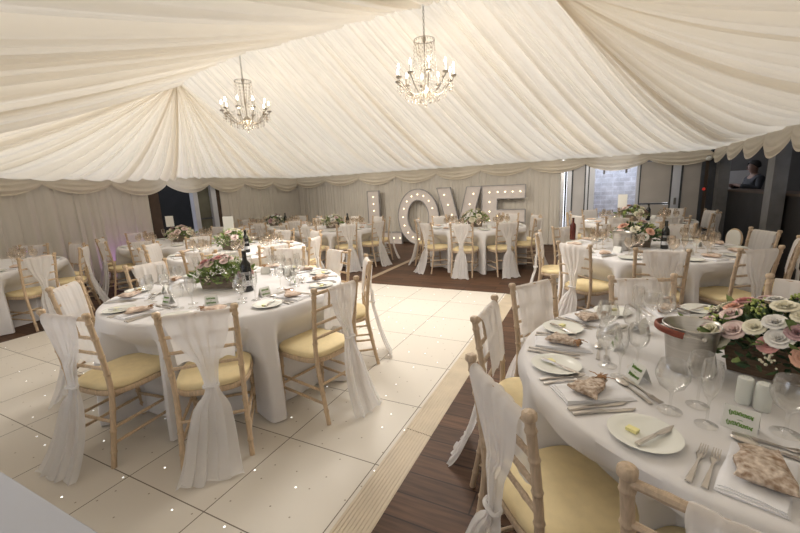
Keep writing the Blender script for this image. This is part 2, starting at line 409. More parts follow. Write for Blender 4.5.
# doorway in the side wall, darkness beyond it painted as a black sheet
def bx(name, x0, x1, y0, y1, z0, z1, mt, parent=None): return MB().box(x0, x1, y0, y1, z0, z1).build(name, M[mt], parent, smooth=False)
struct(bx('wall_painted_dark', XL - .9, XL - .86, 4.6, 7.6, FZ, 2.3, 'doorway_dark'))
dr = struct(empty('door_1', (0, 0, 0)))
bx('jamb', XL - .22, XL - .02, 5.22, 5.44, FZ, 2.1, 'brownjamb', dr)
bx('frame', XL - .10, XL + .03, 6.24, 6.36, FZ, 2.1, 'alu', dr)
bx('pane', XL - .06, XL - .05, 6.36, 6.74, FZ, 2.1, 'greenglass', dr)
bx('glazing_bar', XL - .07, XL - .03, 6.36, 6.74, .98, 1.02, 'darkframe', dr)
bx('frame', XL - .10, XL + .03, 6.74, 6.88, FZ, 2.1, 'alu', dr)
bx('frame', XL - .10, XL - .02, 6.88, 7.02, FZ, 2.1, 'brownjamb', dr)

# glazed end: frames, door panels, stone wall outside
struct(bx('wall_stone', -.3, 1.6, 11.3, 11.4, FZ, 3.0, 'stone'))
dr = struct(empty('door_2', (0, 0, 0)))
bx('frame', -.62, -.55, 9.93, 10.0, FZ, 2.1, 'chrome', dr); bx('frame', -.54, -.50, 9.98, 10.05, FZ, 2.1, 'darkframe', dr)
bx('frame', -.49, -.39, 9.95, 10.03, FZ, 2.1, 'alu', dr); bx('gasket', -.39, -.36, 9.96, 10.02, FZ, 2.1, 'darkframe', dr)
bx('panel', -.36, -.12, 9.98, 10.02, FZ, 2.1, 'panelw', dr); bx('gasket', -.12, -.095, 9.96, 10.02, FZ, 2.1, 'darkframe', dr)
bx('frame', -.095, -.045, 9.95, 10.03, FZ, 2.1, 'alu', dr); bx('gasket', -.045, -.02, 9.96, 10.02, FZ, 2.1, 'darkframe', dr)
bx('frame', -.02, .09, 9.94, 10.03, FZ, 2.1, 'alu', dr)
win = struct(empty('window_1', (0, 0, 0)))
bx('pane', .09, .90, 9.99, 9.995, FZ, 2.1, 'glass', win); bx('rail', .09, .90, 9.96, 10.02, 1.86, 1.93, 'alu', win)
for x in (.27, .70): bx('bracket', x - .02, x + .02, 9.955, 9.985, 1.62, 1.86, 'greyframe', win)
bx('sill_rail', .09, .9, 9.96, 10.02, .6, .66, 'alu', win)
dr = struct(empty('door_3', (0, 0, 0)))
bx('frame', .90, .955, 9.94, 10.03, FZ, 2.1, 'alu', dr); bx('gasket', .955, .98, 9.96, 10.02, FZ, 2.1, 'darkframe', dr)
bx('panel', .98, 1.52, 9.97, 10.02, .96, 1.83, 'panelg', dr); bx('rail', .98, 1.52, 9.965, 10.02, .925, .955, 'darkframe', dr)
bx('rail', .98, 1.52, 9.965, 10.02, 1.835, 1.86, 'darkframe', dr); bx('panel', .98, 1.52, 9.97, 10.02, FZ, .92, 'panelg', dr); bx('rail', .98, 1.52, 9.96, 10.02, 1.865, 2.1, 'alu', dr)
bx('gasket', 1.52, 1.55, 9.96, 10.02, FZ, 2.1, 'darkframe', dr); bx('frame', 1.55, 1.69, 9.94, 10.03, FZ, 2.1, 'alu', dr)
bx('handle', 1.60, 1.64, 9.90, 9.94, .92, 1.06, 'greyframe', dr); bx('gasket', 1.69, 1.73, 9.96, 10.02, FZ, 2.1, 'darkframe', dr)
bx('panel', 1.73, 2.03, 9.98, 10.02, FZ, 2.1, 'panelg', dr); bx('frame', 2.03, 2.09, 9.95, 10.02, FZ, 2.1, 'darkframe', dr)
bx('panel', 2.09, 2.15, 9.97, 10.02, FZ, 2.1, 'brownjamb', dr); bx('frame', 2.15, 2.3, 9.93, 10.02, FZ, 2.1, 'darkframe', dr)
# bar side: posts, dim bar room
struct(bx('trim_6', XR - .04, XR + .14, 9.72, 9.92, FZ, 2.1, 'greyframe'))
struct(bx('trim_7', XR - .03, XR + .13, 7.16, 7.40, FZ, 2.3, 'greyframe'))
struct(bx('wall_bar_end', XR + .05, 5.4, 11.0, 11.1, FZ, 2.6, 'barwall')); struct(bx('wall_bar_back', 5.3, 5.4, 4.5, 11.0, FZ, 2.6, 'barwall'))
struct(bx('ceiling_bar', XR + .05, 5.4, 4.5, 11.1, 2.5, 2.6, 'barwall'))

# ------------------------------------------------------------------ chandeliers
def chandelier(x, label, top):
    zr = 2.76; c = empty('crystal_chandelier', (x, RIDGE_Y, 0)); tag(c, label, 'chandelier')
    m = MB(); k = 0; z = zr + .42
    while z < top:
        a = (k % 2) * PI / 2; q = [(.011 * math.cos(t) * math.cos(a), .011 * math.cos(t) * math.sin(a), z + .018 + .02 * math.sin(t)) for t in np.linspace(0, 2 * PI, 9)]
        m.tube(q, .0035, 5, False); z += .032; k += 1
    m.build('chain', M['bronze'], c)
    MB().lathe([(.006, .44), (.02, .43), (.022, .40), (.008, .37), (.006, .18), (.016, .15), (.018, .1), (.008, .06), (.008, -.08), (.05, -.12), (.06, -.15), (.03, -.18), (.012, -.22), (.001, -.24)], 12, (0, 0, zr)).build('stem', M['bronze'], c)
    MB().lathe([(.118, .398), (.122, .40), (.122, .405), (.118, .407), (.118, .398)], 24, (0, 0, zr)).build('top_ring', M['bronze'], c)
    n = 10
    for i in range(n):
        a = 2 * PI * (i + .3) / n; ca, sa = math.cos(a), math.sin(a)
        P = cr([(.03, -.14), (.12, -.19), (.22, -.15), (.29, -.07), (.325, -.04), (.33, -.02)], 18)
        arm = MB().tube([(r * ca, r * sa, zr + z) for r, z in P], .0065, 6).lathe([(.005, -.03), (.03, -.02), (.036, -.005), (.02, -.004)], 10, (.33 * ca, .33 * sa, zr)).build('arm', M['bronze'], c)
        MB().lathe([(.0095, -.005), (.0095, .075), (0.001, .076)], 8, (.33 * ca, .33 * sa, zr)).build('candle', M['candle'], arm)
        MB().lathe([(.005, .074), (.012, .088), (.0125, .10), (.008, .118), (.001, .135)], 8, (.33 * ca, .33 * sa, zr)).build('bulb', M['flame'], arm)
    m = MB(); rg = random.Random(int(-x * 100))
    def drop(x, y, z, r, h): m.add([(x, y, z), (x + r, y, z - h * .6), (x, y + r, z - h * .6), (x - r, y, z - h * .6), (x, y - r, z - h * .6), (x, y, z - h)],
                                   [(0, 1, 2), (0, 2, 3), (0, 3, 4), (0, 4, 1), (5, 2, 1), (5, 3, 2), (5, 4, 3), (5, 1, 4)])
    for i in range(22):                                  # strands from the small top ring to the hub
        a = 2 * PI * i / 22
        for k in range(9):
            t = k / 8; r = lerp(.118, .05, t ** .7) if i % 2 else lerp(.118, .14, t); zz = zr + .40 - .34 * t
            drop(r * math.cos(a), r * math.sin(a), zz, .007, .026)
    for i in range(n * 6):                               # swags of drops between and under the arms
        a = 2 * PI * i / (n * 6); r = .33 - .05 * abs(math.sin(a * n / 2)); s = abs(math.sin((a - .6 * PI / n) * n / 2))
        for k in range(3): drop(r * math.cos(a), r * math.sin(a), zr - .03 - .035 * k - .03 * s, .0075, .032)
    for ring, z0, cnt in ((.24, -.15, 24), (.15, -.19, 18), (.07, -.20, 12)):
        for i in range(cnt):
            a = 2 * PI * (i + .5) / cnt
            for k in range(2): drop(ring * math.cos(a), ring * math.sin(a), zr + z0 - .04 * k, .008, .036)
    drop(0, 0, zr - .25, .022, .075)
    o = m.build('crystal_drops', M['crystal'], c, smooth=False, weld=False); o['kind'] = 'stuff'
chandelier(-4.68, 'crystal candle chandelier hanging whole in view on its long chain, farther of the two', 3.56)
chandelier(-1.79, 'larger looking crystal candle chandelier whose chain is cut by the top picture edge', 3.56)

# ------------------------------------------------------------------ light-up letters
def letter(name, label, loops, bulbs, x0):
    t = empty(name, (x0, 9.66, FZ)); tag(t, label, 'letter', 'light-up letters on the far wall')
    m = MB(); y0, y1 = .025, .09
    for lp in loops['faces']: m.prism(lp, y0, y1)
    m.build('letter_face', M['letterface'], t, smooth=False, weld=False)
    for lp in loops['outlines']:
        m = MB(); n = len(lp); cx = sum(p[0] for p in lp) / n; cz = sum(p[1] for p in lp) / n
        for i in range(n):
            (xa, za), (xb, zb) = lp[i], lp[(i + 1) % n]; L = math.hypot(xb - xa, zb - za); nx, nz = -(zb - za) / L * .008, (xb - xa) / L * .008
            q = [(xa - nx, za - nz), (xb - nx, zb - nz), (xb + nx, zb + nz), (xa + nx, za + nz)]
            m.prism(q, 0, .09)
        m.build('letter_rim', M['letterrim'], t, smooth=False, weld=False)
    bm_ = MB().ball((0, 0, 0), .0155, 10, 7).mesh('bulb', M['bulb'])
    for x, z in bulbs: obj('bulb', bm_, t, (x, .02, z))
H = 1.5
rect = lambda a, b, c, d: [(a, c), (b, c), (b, d), (a, d)]
Lp = [(0, 0), (1.04, 0), (1.04, .33), (.37, .33), (.37, H), (0, H)]
letter('letter_sign', 'grey light-up letter L with bulbs, partly behind white-sashed chairs',
       dict(faces=[rect(0, .37, 0, H), rect(.37, 1.04, 0, .33)], outlines=[Lp]),
       [(.185, 1.33 - .195 * k) for k in range(6)] + [(.185 + .2 * k, .165) for k in range(5)], -5.74)
no = 44; el = lambda rx, rz: [(.6 + rx * math.cos(2 * PI * i / no), .75 + rz * math.sin(2 * PI * i / no)) for i in range(no)]
oo, oi = el(.6, .75), el(.31, .46)
letter('letter_sign', 'grey light-up letter O ringed with bulbs',
       dict(faces=[[oo[i], oo[(i + 1) % no], oi[(i + 1) % no], oi[i]] for i in range(no)], outlines=[oo, oi]),
       [(.6 + .455 * math.cos(2 * PI * i / 16), .75 + .605 * math.sin(2 * PI * i / 16)) for i in range(16)], -4.78)
Vp = [(0, H), (.37, H), (.59, .62), (.81, H), (1.18, H), (.77, 0), (.41, 0)]
letter('letter_sign', 'grey light-up letter V with slanting arms, behind the table flowers',
       dict(faces=[[(0, H), (.37, H), (.59, .62), (.41, 0)], [(.41, 0), (.59, .62), (.77, 0)], [(.81, H), (1.18, H), (.77, 0), (.59, .62)]], outlines=[Vp]),
       [(.2 + .1 * k, 1.32 - .26 * k) for k in range(4)] + [(.59, .25)] + [(.98 - .1 * k, 1.32 - .26 * k) for k in range(4)], -3.62)
Ep = [(0, 0), (1.04, 0), (1.04, .32), (.37, .32), (.37, .6), (1.04, .6), (1.04, .91), (.37, .91), (.37, 1.18), (1.04, 1.18), (1.04, H), (0, H)]
letter('letter_sign', 'grey light-up letter E with three bulb-lit bars',
       dict(faces=[rect(0, .37, 0, H), rect(.37, 1.04, 0, .32), rect(.37, 1.04, .6, .91), rect(.37, 1.04, 1.18, H)], outlines=[Ep]),
       [(.185, 1.34 - .236 * k) for k in range(6)] + [(.385 + .18 * k, 1.34) for k in range(4)] + [(.385 + .2 * k, .755) for k in range(3)] + [(.385 + .2 * k, .16) for k in range(4)], -2.42)

# ------------------------------------------------------------------ chairs
def post_mesh(sx, wood):
    P = cr([(sx * .182, -.265, 0), (sx * .178, -.225, .22), (sx * .178, -.195, .45), (sx * .184, -.212, .68), (sx * .19, -.245, .905)], 200)
    rad = [.0148 + .0038 * max(math.exp(-((z - q) / .006) ** 2) for q in (.09, .21, .33, .55, .66, .77, .865)) for z in P[:, 2]]
    m = MB().tube(P, rad, 10); x, y, z = P[-1]
    m.lathe([(.013, -.012), (.0165, -.006), (.0205, -.003), (.0215, .006), (.0205, .014), (.015, .020), (.0005, .022)], 14, (x, y, z))
    return m.mesh('back_post', wood)
def leg_mesh(sx, wood):
    P = cr([(sx * .19, .205, 0), (sx * .186, .19, .22), (sx * .18, .178, .425)], 100)
    rad = [.0148 + .0038 * max(math.exp(-((z - q) / .0075) ** 2) for q in (.09, .19, .30)) for z in P[:, 2]]
    return MB().tube(P, rad, 10).mesh('leg', wood)
def seat_outline(g, n=48):
    out = []
    for i in range(n):
        a = 2 * PI * i / n; c, s = math.cos(a), math.sin(a); e = .56
        x = math.copysign(abs(c) ** e, c); y = math.copysign(abs(s) ** e, s)
        out.append((x * (.206 + .012 * y) * g, y * .218 * g + .018))
    return out
def pad_mesh(mt):
    prof = [(.93, .432), (.985, .436), (1.0, .447), (.985, .461), (.93, .471), (.75, .479), (.4, .484), (.02, .486)]
    m = MB(); n = 48; vs = [(x, y, z) for g, z in prof for x, y in seat_outline(g)]
    fs = [(i * n + k, i * n + (k + 1) % n, (i + 1) * n + (k + 1) % n, (i + 1) * n + k) for i in range(len(prof) - 1) for k in range(n)] + [tuple(range(n))[::-1], tuple((len(prof) - 1) * n + k for k in range(n))]
    return m.add(vs, fs).mesh('seat_pad', mt)
def seat_frame_mesh(mt):
    prof = [(.86, .40), (1.0, .40), (1.025, .408), (1.025, .426), (1.0, .433), (.86, .433), (.86, .40)]; n = 48
    vs = [(x, y, z) for g, z in prof for x, y in seat_outline(g)]
    return MB().add(vs, [(i * n + k, i * n + (k + 1) % n, (i + 1) * n + (k + 1) % n, (i + 1) * n + k) for i in range(len(prof) - 1) for k in range(n)]).mesh('seat_frame', mt)
def yb(z): return -.195 - .05 * max(0, (z - .45) / .455) ** 1.3

def rodm(name, a, b, mt, r=.0095):
    P = [Vector(a).lerp(Vector(b), t) for t in np.linspace(0, 1, 22)]
    rad = [r + .002 * max(math.exp(-((t - q) / .03) ** 2) for q in (.2, .5, .8)) for t in np.linspace(0, 1, 22)]
    return MB().tube(P, rad, 8).mesh(name, mt)

def sash_mesh(cx, hw, tie, bot, bhw, seed, tail=.2, tiez=.53, front=.60):
    rows = [(front, +.028, cx, hw * .92, .5), (front + .12, +.030, cx, hw * .96, .6), (.80, +.028, cx, hw, .7), (.875, +.024, cx, hw, .8), (.9035, .0, cx, hw, .7), (.875, -.026, cx, hw, .8),
            (.80, -.030, lerp(cx, tie, .12), hw * .90, 1), (.70, -.036, lerp(cx, tie, .4), hw * .66, 1.3), (.61, -.046, lerp(cx, tie, .75), hw * .36, 1.6), (tiez, -.058, tie, .034, 2.0), (tiez - .05, -.062, lerp(tie, bot, .05), .045, 2.0),
            (.36, -.085, lerp(tie, bot, .3), lerp(.045, bhw, .45), 2.2), (.22, -.11 - tail * .15, lerp(tie, bot, .6), lerp(.045, bhw, .72), 2.6), (.10, -.14 - tail * .4, lerp(tie, bot, .85), bhw * .92, 3), (.03, -.16 - tail * .7, bot, bhw * 1.03, 3), (.012, -.16 - tail, bot, bhw * 1.1, 2.2)]
    Rw = cr(rows, 46); rg = np.random.default_rng(seed); nu = 44; P = np.zeros((nu, 46, 3)); ph = rg.uniform(0, 6, 4); fr = rg.uniform(.8, 1.2, 4)
    S = np.linspace(-1, 1, nu)
    for j, (z, yo, cxx, w, am) in enumerate(Rw):
        a = .0055 * am
        y = yb(min(z, .905)) + yo if z > tiez - .02 else yb(.5) + yo
        rip = np.sin(S * 13 * fr[0] + ph[0]) * .6 + np.sin(S * 22 * fr[1] + ph[1] + .04 * j) * .4 + np.sin(S * 6 * fr[2] + ph[2]) * .5
        P[:, j, 0] = cxx + S * w + .004 * am * np.sin(S * 17 + ph[3]); P[:, j, 1] = y + a * rip * (1 if yo < .02 else .6) - (.02 if am > 1.5 else 0) * (1 - S ** 2) * .8
        P[:, j, 2] = z + (.008 * np.sin(S * 9 + ph[1]) if j == 0 or j > 43 else 0) * 1.0
    P[:, :, 2] = np.maximum(P[:, :, 2], .004)
    return MB().grid(P).mesh('sash', M['sheer'], weld=False)
def tie_mesh(x, z): return MB().tube([(x + .038 * math.cos(t), yb(.52) - .066 + .022 * math.sin(t), z + .004 * math.sin(3 * t)) for t in np.linspace(0, 2 * PI, 17)], .008, 7, False, 1).mesh('sash_tie', M['sheer'])

SASH = [(0, .155, .0, .01, .15, .05, .50), (.02, .150, .04, .05, .14, .04, .51), (-.02, .150, -.03, -.05, .15, .07, .48), (.0, .165, .02, -.02, .16, .07, .48),
        (.04, .125, .07, .08, .13, .04, .53), (-.04, .125, -.06, -.04, .13, .05, .51)]
PROTO = {}
def proto_chair(var, wood):
    key = (var, wood)
    if key in PROTO: return PROTO[key]
    w = M[wood]; pm = MESH.setdefault(wood, {})
    if not pm:
        pm.update(post=[post_mesh(s, w) for s in (-1, 1)], leg=[leg_mesh(s, w) for s in (-1, 1)], frame=seat_frame_mesh(w), pad=pad_mesh(M['pad']),
                  top=rodm('top_rail', (-.188, yb(.888), .888), (.188, yb(.888), .888), w, .0115),
                  rails=[rodm('back_rail', (-.183, yb(z), z), (.183, yb(z), z), w) for z in (.775, .68, .585)],
                  spin=[rodm('back_spindle', (x, yb(.885), .885), (x, yb(.775), .775), w, .008) for x in (-.062, .062)],
                  st=[rodm('stretcher', (s * .182, -.222, .23), (s * .186, .19, .23), w, .009) for s in (-1, 1)] + [rodm('stretcher', (-.186, .19, z), (.186, .19, z), w, .009) for z in (.17,)] + [rodm('stretcher', (-.178, -.225, z), (.178, -.225, z), w, .009) for z in (.27,)] + [rodm('stretcher', (s * .182, -.235, .14), (s * .187, .195, .14), w, .009) for s in (-1, 1)])
    r = empty('banquet_chair', (0, 0, 0))
    for k in (0, 1): obj('back_post', pm['post'][k], r); obj('leg', pm['leg'][k], r)
    obj('seat_frame', pm['frame'], r); p = obj('seat_pad', pm['pad'], r); p['label'] = 'cream padded seat'
    obj('top_rail', pm['top'], r)
    for q in pm['rails']: obj('back_rail', q, r)
    for q in pm['spin']: obj('back_spindle', q, r)
    for q in pm['st']: obj('stretcher', q, r)
    if var is not None:
        cx, hw, tie, bot, bhw, tail, tz = SASH[var]
        s = obj('sash', sash_mesh(cx, hw, tie, bot, bhw, 100 + var, tail, tz), r); s['label'] = 'sheer white chiffon sash'
        obj('sash_tie', tie_mesh(tie, tz), s)
    index_kids(r); PROTO[key] = (r, [False]); return PROTO[key]
MESH = {}
def chair(cx, cyy, th, dist, var, wood, label, group, twist=0):
    """a chair on the side of table (cx, cyy) that faces angle th (degrees); dist = from table middle to the seat's middle"""
    src, used = proto_chair(var, wood)
    o = copy_tree(src) if used[0] else src
    used[0] = True
    x, y = cx + dist * math.cos(R(th)), cyy + dist * math.sin(R(th))
    o.location = (x, y, ground(x, y)); o.rotation_euler = (0, 0, R(th + 90 + twist))
    tag(o, label, 'chair', group); return o

# ------------------------------------------------------------------ tablecloths
def cloth_mesh(seed, chairs):
    """round floor-length cloth; between the chairs it hangs in full folds, at each chair the seat pushes it inwards"""
    rg = np.random.default_rng(seed); n = 540; A = np.linspace(0, 2 * PI, n + 1); r0 = .915; ph = rg.uniform(0, 6, 5)
    f = np.sin(A * 9 + ph[0] + 1.2 * np.sin(A * 2 + ph[1])) * .7 + np.sin(A * 17 + ph[2] + 1.5 * np.sin(A * 3 + ph[4])) * .28 + np.cos(A * 4 + ph[3]) * .45
    f = np.tanh(1.5 * f) * .8; f[-1] = f[0]
    D = []
    for th, d in chairs:
        da = np.abs((A - R(th) + PI) % (2 * PI) - PI); g = np.clip((.31 - da) / .10, 0, 1); g = g * g * (3 - 2 * g); g[-1] = g[0]; D.append((g, d - .20))
    prof = [(0.02, .75, 0), (.4, .75, 0), (.8, .75, 0), (.895, .7495, 0), (.910, .746, 0), (.918, .738, .03), (.921, .71, .2), (.924, .67, .34), (.927, .62, .46), (.930, .57, .54), (.932, .53, .6), (.934, .48, .66), (.937, .40, .74), (.94, .28, .85), (.945, .13, .96), (.948, .012, 1.0)]
    P = np.zeros((n + 1, len(prof), 3))
    for j, (r, z, k) in enumerate(prof):
        rr = r + k * (.07 * f + .03); t = min(1, max(0, (.70 - z) / .20)); t = t * t * (3 - 2 * t)
        rr = np.full(n + 1, r) + k * (.07 * f + .03); best = rr.copy()
        for g, rin in D: best = np.minimum(best, rr + (np.minimum(rr, rin + .006 * f * k * (z < .3)) - rr) * g * t)
        rr = best
        P[:, j] = np.stack([rr * np.cos(A), rr * np.sin(A), np.full_like(A, z)], -1)
    return MB().grid(P).mesh('tablecloth', M['cloth'])
CL = []
TABLES = dict(
    bucket=dict(c=(.66, 1.87), name='the table with leather-handled bucket', th=[251, 220, 181, 147, 110, 64], ps=[251.5, 213, 179, 146, 109, 70], d=[.915, .925, .865, .895, .72, .88], wood='wood'),
    bottle=dict(c=(-2.69, 2.20), name='the dance-floor table with black wine bottle', th=[73, 34, -9, -48.5, -85, -138, 180, 143, 108], ps=[73, 34, -8, -50, -92, -138, 180, 143, 108], d=[.9, .92, 1.0, .985, .965, .92, .9, .9, .9], wood='wood2'),
    ove=dict(c=(-1.95, 7.35), name='the table before letter V', th=[-167, -125, -87, -49, -11, 28, 67, 106, 148], wood='wood'),
    bar=dict(c=(.62, 5.05), name='the table beside black bar', th=[180, 231, 268, 305, 342, 20, 68, 106, 143], wood='wood'),
    doors=dict(c=(.80, 8.30), name='the table by the glazed doors', th=[i * 40 + 12 for i in range(9)], wood='wood'),
    ell=dict(c=(-4.95, 6.95), name='the table before letter L', th=[-82, -45, -8, 30, 68, 106, 144, 200, 240], wood='wood'),
    mid=dict(c=(-4.50, 3.90), name='the dance-floor table behind black bottle', th=[-110, -62, -22, 16, 60, 100, 140, 214], wood='wood2'),
    door=dict(c=(-6.85, 4.55), name='the table before dark doorway', th=[-134, -96, -58, -18, 22, 62, 102, 142, 182], wood='wood2'),
    corner=dict(c=(-7.20, 7.45), name='the table in curtained corner', th=[-104, -65, -26, 16, 56, 96, 136, 176, 216], wood='wood2'),
    side=dict(c=(-7.25, 2.00), name='the table by long side curtain', th=[12, -30, 51, 90, 129, 168], wood='wood2'),
)
ORD = 'first second third fourth fifth sixth seventh eighth ninth tenth'.split()
def sided(c, items):
    """order things round a table into near / far side and left to right, as seen from the camera"""
    near, far = [], []
    for k, (x, y) in items:
        s = (x - c[0]) * c[0] + (y - c[1]) * c[1]; (near if s < 0 else far).append((proj((x, y, .8))[0], k))
    out = {}
    for side, lst in (('near', near), ('far', far)):
        for i, (_, k) in enumerate(sorted(lst)): out[k] = (side, ORD[i])
    return out
vr = random.Random(4)
for ti, (key, T) in enumerate(TABLES.items()):
    c = T['c']; dist = .93
    o = obj('tablecloth', cloth_mesh(50 + ti, [(t, T.get('d', [dist] * 12)[k]) for k, t in enumerate(T['th'])]), None, (*c, ground(*c)))
    tag(o, 'floor-length white cloth over ' + T['name'].replace('the table', 'the round table').replace('dance-floor', 'round dance-floor'), 'tablecloth', 'white round tablecloths')
    pos = [(k, (c[0] + dist * math.cos(R(t)), c[1] + dist * math.sin(R(t)))) for k, t in enumerate(T['th'])]
    T['order'] = sided(c, pos)
    for k, t in enumerate(T['th']):
        side, nth = T['order'][k]
        var = T.get('var', {}).get(k, vr.randrange(6))
        if key == 'bottle': var = {3: 3, 4: 2, 2: 4, 1: 1}.get(k, var)
        if key == 'bucket': var = {1: 3, 2: 2, 3: 1, 0: 4, 4: 4, 5: 3}.get(k, var)
        if key == 'ove': var = (0, 3, 0, 3, 1, 0, 2, 0, 1, 0)[k]
        chair(*c, t, T.get('d', [dist] * 12)[k], var, T['wood'], f"sashed wooden chair, {side} side of {T['name']}, {nth} from left", 'chairs around ' + T['name'], vr.uniform(-3, 3))

# ------------------------------------------------------------------ tableware meshes
def glass_mesh(kind, mt):
    p = dict(wine=[(.034, 0), (.034, .002), (.012, .005), (.0045, .012), (.004, .085), (.010, .094), (.030, .108), (.039, .130), (.040, .150), (.033, .192), (.0315, .192), (.0385, .150), (.0375, .131), (.028, .110), (.004, .098)],
             goblet=[(.037, 0), (.037, .002), (.012, .005), (.005, .012), (.005, .065), (.012, .074), (.036, .092), (.049, .122), (.050, .140), (.040, .178), (.0385, .178), (.0485, .140), (.0475, .123), (.034, .094), (.004, .079)],
             flute=[(.031, 0), (.031, .002), (.010, .005), (.004, .012), (.004, .085), (.012, .098), (.024, .130), (.0285, .165), (.0245, .215), (.0232, .215), (.027, .165), (.0225, .131), (.004, .100)])[kind]
    return MB().lathe(p, 20).mesh(kind + '_glass', mt)
GL = {k: glass_mesh(k, M['glass']) for k in ('wine', 'goblet', 'flute')}
GF = {k: glass_mesh(k, M['glassfar']) for k in ('wine', 'goblet', 'flute')}
PLATE = MB().lathe([(.001, .004), (.062, .004), (.072, .008), (.098, .014), (.100, .0165), (.097, .017), (.072, .0115), (.06, .008), (.001, .0075)], 40).mesh('side_plate', M['porcelain'])
BUTTER = MB().box(-.016, .016, -.011, .011, 0, .010).mesh('butter_pat', M['butter'], False)
def flatbar(pts, wid, th): 
    m = MB(); P = [Vector(p) for p in pts]; vs = []
    for p, w, h in zip(P, wid, th): vs += [(p.x - w, p.y, p.z - h), (p.x + w, p.y, p.z - h), (p.x + w * .7, p.y, p.z + h), (p.x - w * .7, p.y, p.z + h)]
    n = len(P); fs = [(i * 4 + k, i * 4 + (k + 1) % 4, i * 4 + 4 + (k + 1) % 4, i * 4 + 4 + k) for i in range(n - 1) for k in range(4)] + [(3, 2, 1, 0), tuple((n - 1) * 4 + k for k in range(4))]
    return m.add(vs, fs)
Lh = [(0, -.095, .004), (0, -.05, .006), (0, -.01, .005), (0, .02, .004)]
m = flatbar(Lh + [(0, .042, .007)], [.0085, .0065, .004, .0035, .011], [.0022, .0025, .0022, .002, .0015])
for x in (-.0085, -.0028, .0028, .0085): m.add(flatbar([(x, .042, .007), (x, .062, .005), (x * .95, .095, .010)], [.0022, .002, .0012], [.0012, .0012, .001]).v, [(i * 4 + k, i * 4 + (k + 1) % 4, i * 4 + 4 + (k + 1) % 4, i * 4 + 4 + k) for i in range(2) for k in range(4)])
FORK = m.mesh('fork', M['silver'])
KNIFE = flatbar([(0, -.11, .005), (0, -.06, .006), (0, -.005, .005), (0, .0, .004), (.001, .05, .0035), (.002, .09, .0035), (-.002, .112, .003)], [.009, .0075, .0055, .0075, .0095, .0095, .002], [.003, .003, .0025, .0012, .001, .001, .0008]).mesh('knife', M['silver'])
BKNIFE = flatbar([(0, -.09, .005), (0, -.045, .006), (0, .0, .005), (0, .01, .004), (.001, .05, .0035), (-.003, .09, .003)], [.008, .0065, .005, .008, .0105, .002], [.003, .003, .0025, .0012, .001, .0008]).mesh('butter_knife', M['silver'])
m = flatbar(Lh, [.0085, .0065, .004, .0035], [.0022, .0025, .0022, .002]); m.ball((0, .055, .0075), .021, 12, 8, .82, 1.6, .28)
SPOON = m.mesh('spoon', M['silver'])
def napkin_mesh():
    m = MB(); 
    for k in range(3):
        z = .0025 + .0036 * k; nx, ny = 14, 20; P = np.zeros((nx, ny, 3)); Q = np.zeros((nx, ny, 3))
        for i, x in enumerate(np.linspace(-1, 1, nx)):
            for j, y in enumerate(np.linspace(-1, 1, ny)):
                wob = .002 * math.sin(3 * y + k) ; e = max(0, abs(x) - .85) / .15
                P[i, j] = (x * (.068 - .003 * k) + wob, y * (.125 - .005 * k) + .003 * math.sin(2 * x + k), z + .0028 - .002 * e ** 2 + .0012 * math.sin(7 * x + 2 * y + k))
                Q[i, j] = (P[i, j, 0], P[i, j, 1], z - .002)
        m.grid(P); m.grid(Q)
        for side in (0, -1):
            m.grid(np.stack([P[side], Q[side]])); m.grid(np.stack([P[:, side], Q[:, side]]))
    return m.mesh('napkin', M['napkin'])
NAPKIN = napkin_mesh()
def favour_mesh(mt, seed, w0=.058, w1=.016):
    rg = np.random.default_rng(seed); nu, nv = 26, 22; P = np.zeros((nu, nv, 3)); ph = rg.uniform(0, 6, 6)
    for i, u in enumerate(np.linspace(0, 1, nu)):
        w = lerp(w0, w1, u ** 1.15) * (1 + .05 * math.sin(9 * u + ph[0])); h = lerp(.016, .010, u) * (.15 + .85 * min(1, 6 * min(u, 1 - u)) ** .5)
        for j, v in enumerate(np.linspace(0, 2 * PI, nv)):
            c, s = math.cos(v), math.sin(v); z = h * math.copysign(abs(s) ** .7, s)
            P[i, j] = (w * math.copysign(abs(c) ** .6, c) + .003 * math.sin(11 * u + ph[1]), (u - .5) * .15 + .006 * c * math.sin(ph[2] + 3 * u), .017 + z + (.003 * math.sin(14 * u + 5 * c + ph[3]) + .002 * math.sin(23 * c + ph[4] + 9 * u)) * (s > .1))
        P[i, -1] = P[i, 0]
    m = MB().grid(P); m.f.append(tuple(range(nv - 1))); m.f.append(tuple((nu - 1) * nv + k for k in range(nv - 1)))
    return m.mesh('favour', mt)
def twine_mesh(seed):
    rg = random.Random(seed); m = MB()
    m.box(-.014, .014, .060, .074, .010, .034); m.tube([(.019 * math.cos(t), .052, .018 + .014 * math.sin(t)) for t in np.linspace(0, 2 * PI, 13)], .0022, 5, False)
    for k in range(7):
        a = rg.uniform(.2, 2.9); L = rg.uniform(.03, .055); m.tube([(0, .055, .03), (.5 * L * math.cos(a), .055 + .5 * L * math.sin(a), .036), (L * math.cos(a), .055 + L * math.sin(a), .028 + .008 * rg.random())], .0016, 4)
    return m.mesh('twine_bow', M['twine'])
FAV = [favour_mesh(M['favour'], 1), favour_mesh(M['favour'], 2)]; FAVBOX = favour_mesh(M['favour'], 7, .058, .040); FAV2 = [favour_mesh(M['favour2'], 3), favour_mesh(M['favour2'], 4)]; TW = [twine_mesh(1), twine_mesh(2)]
def card_mesh(): return MB().add([(-.042, -.026, 0), (.042, -.026, 0), (.042, 0, .066), (-.042, 0, .066), (-.042, .026, 0), (.042, .026, 0)], [(0, 1, 2, 3), (3, 2, 5, 4)]).mesh('place_card', M['card'], False)
CARD = card_mesh()
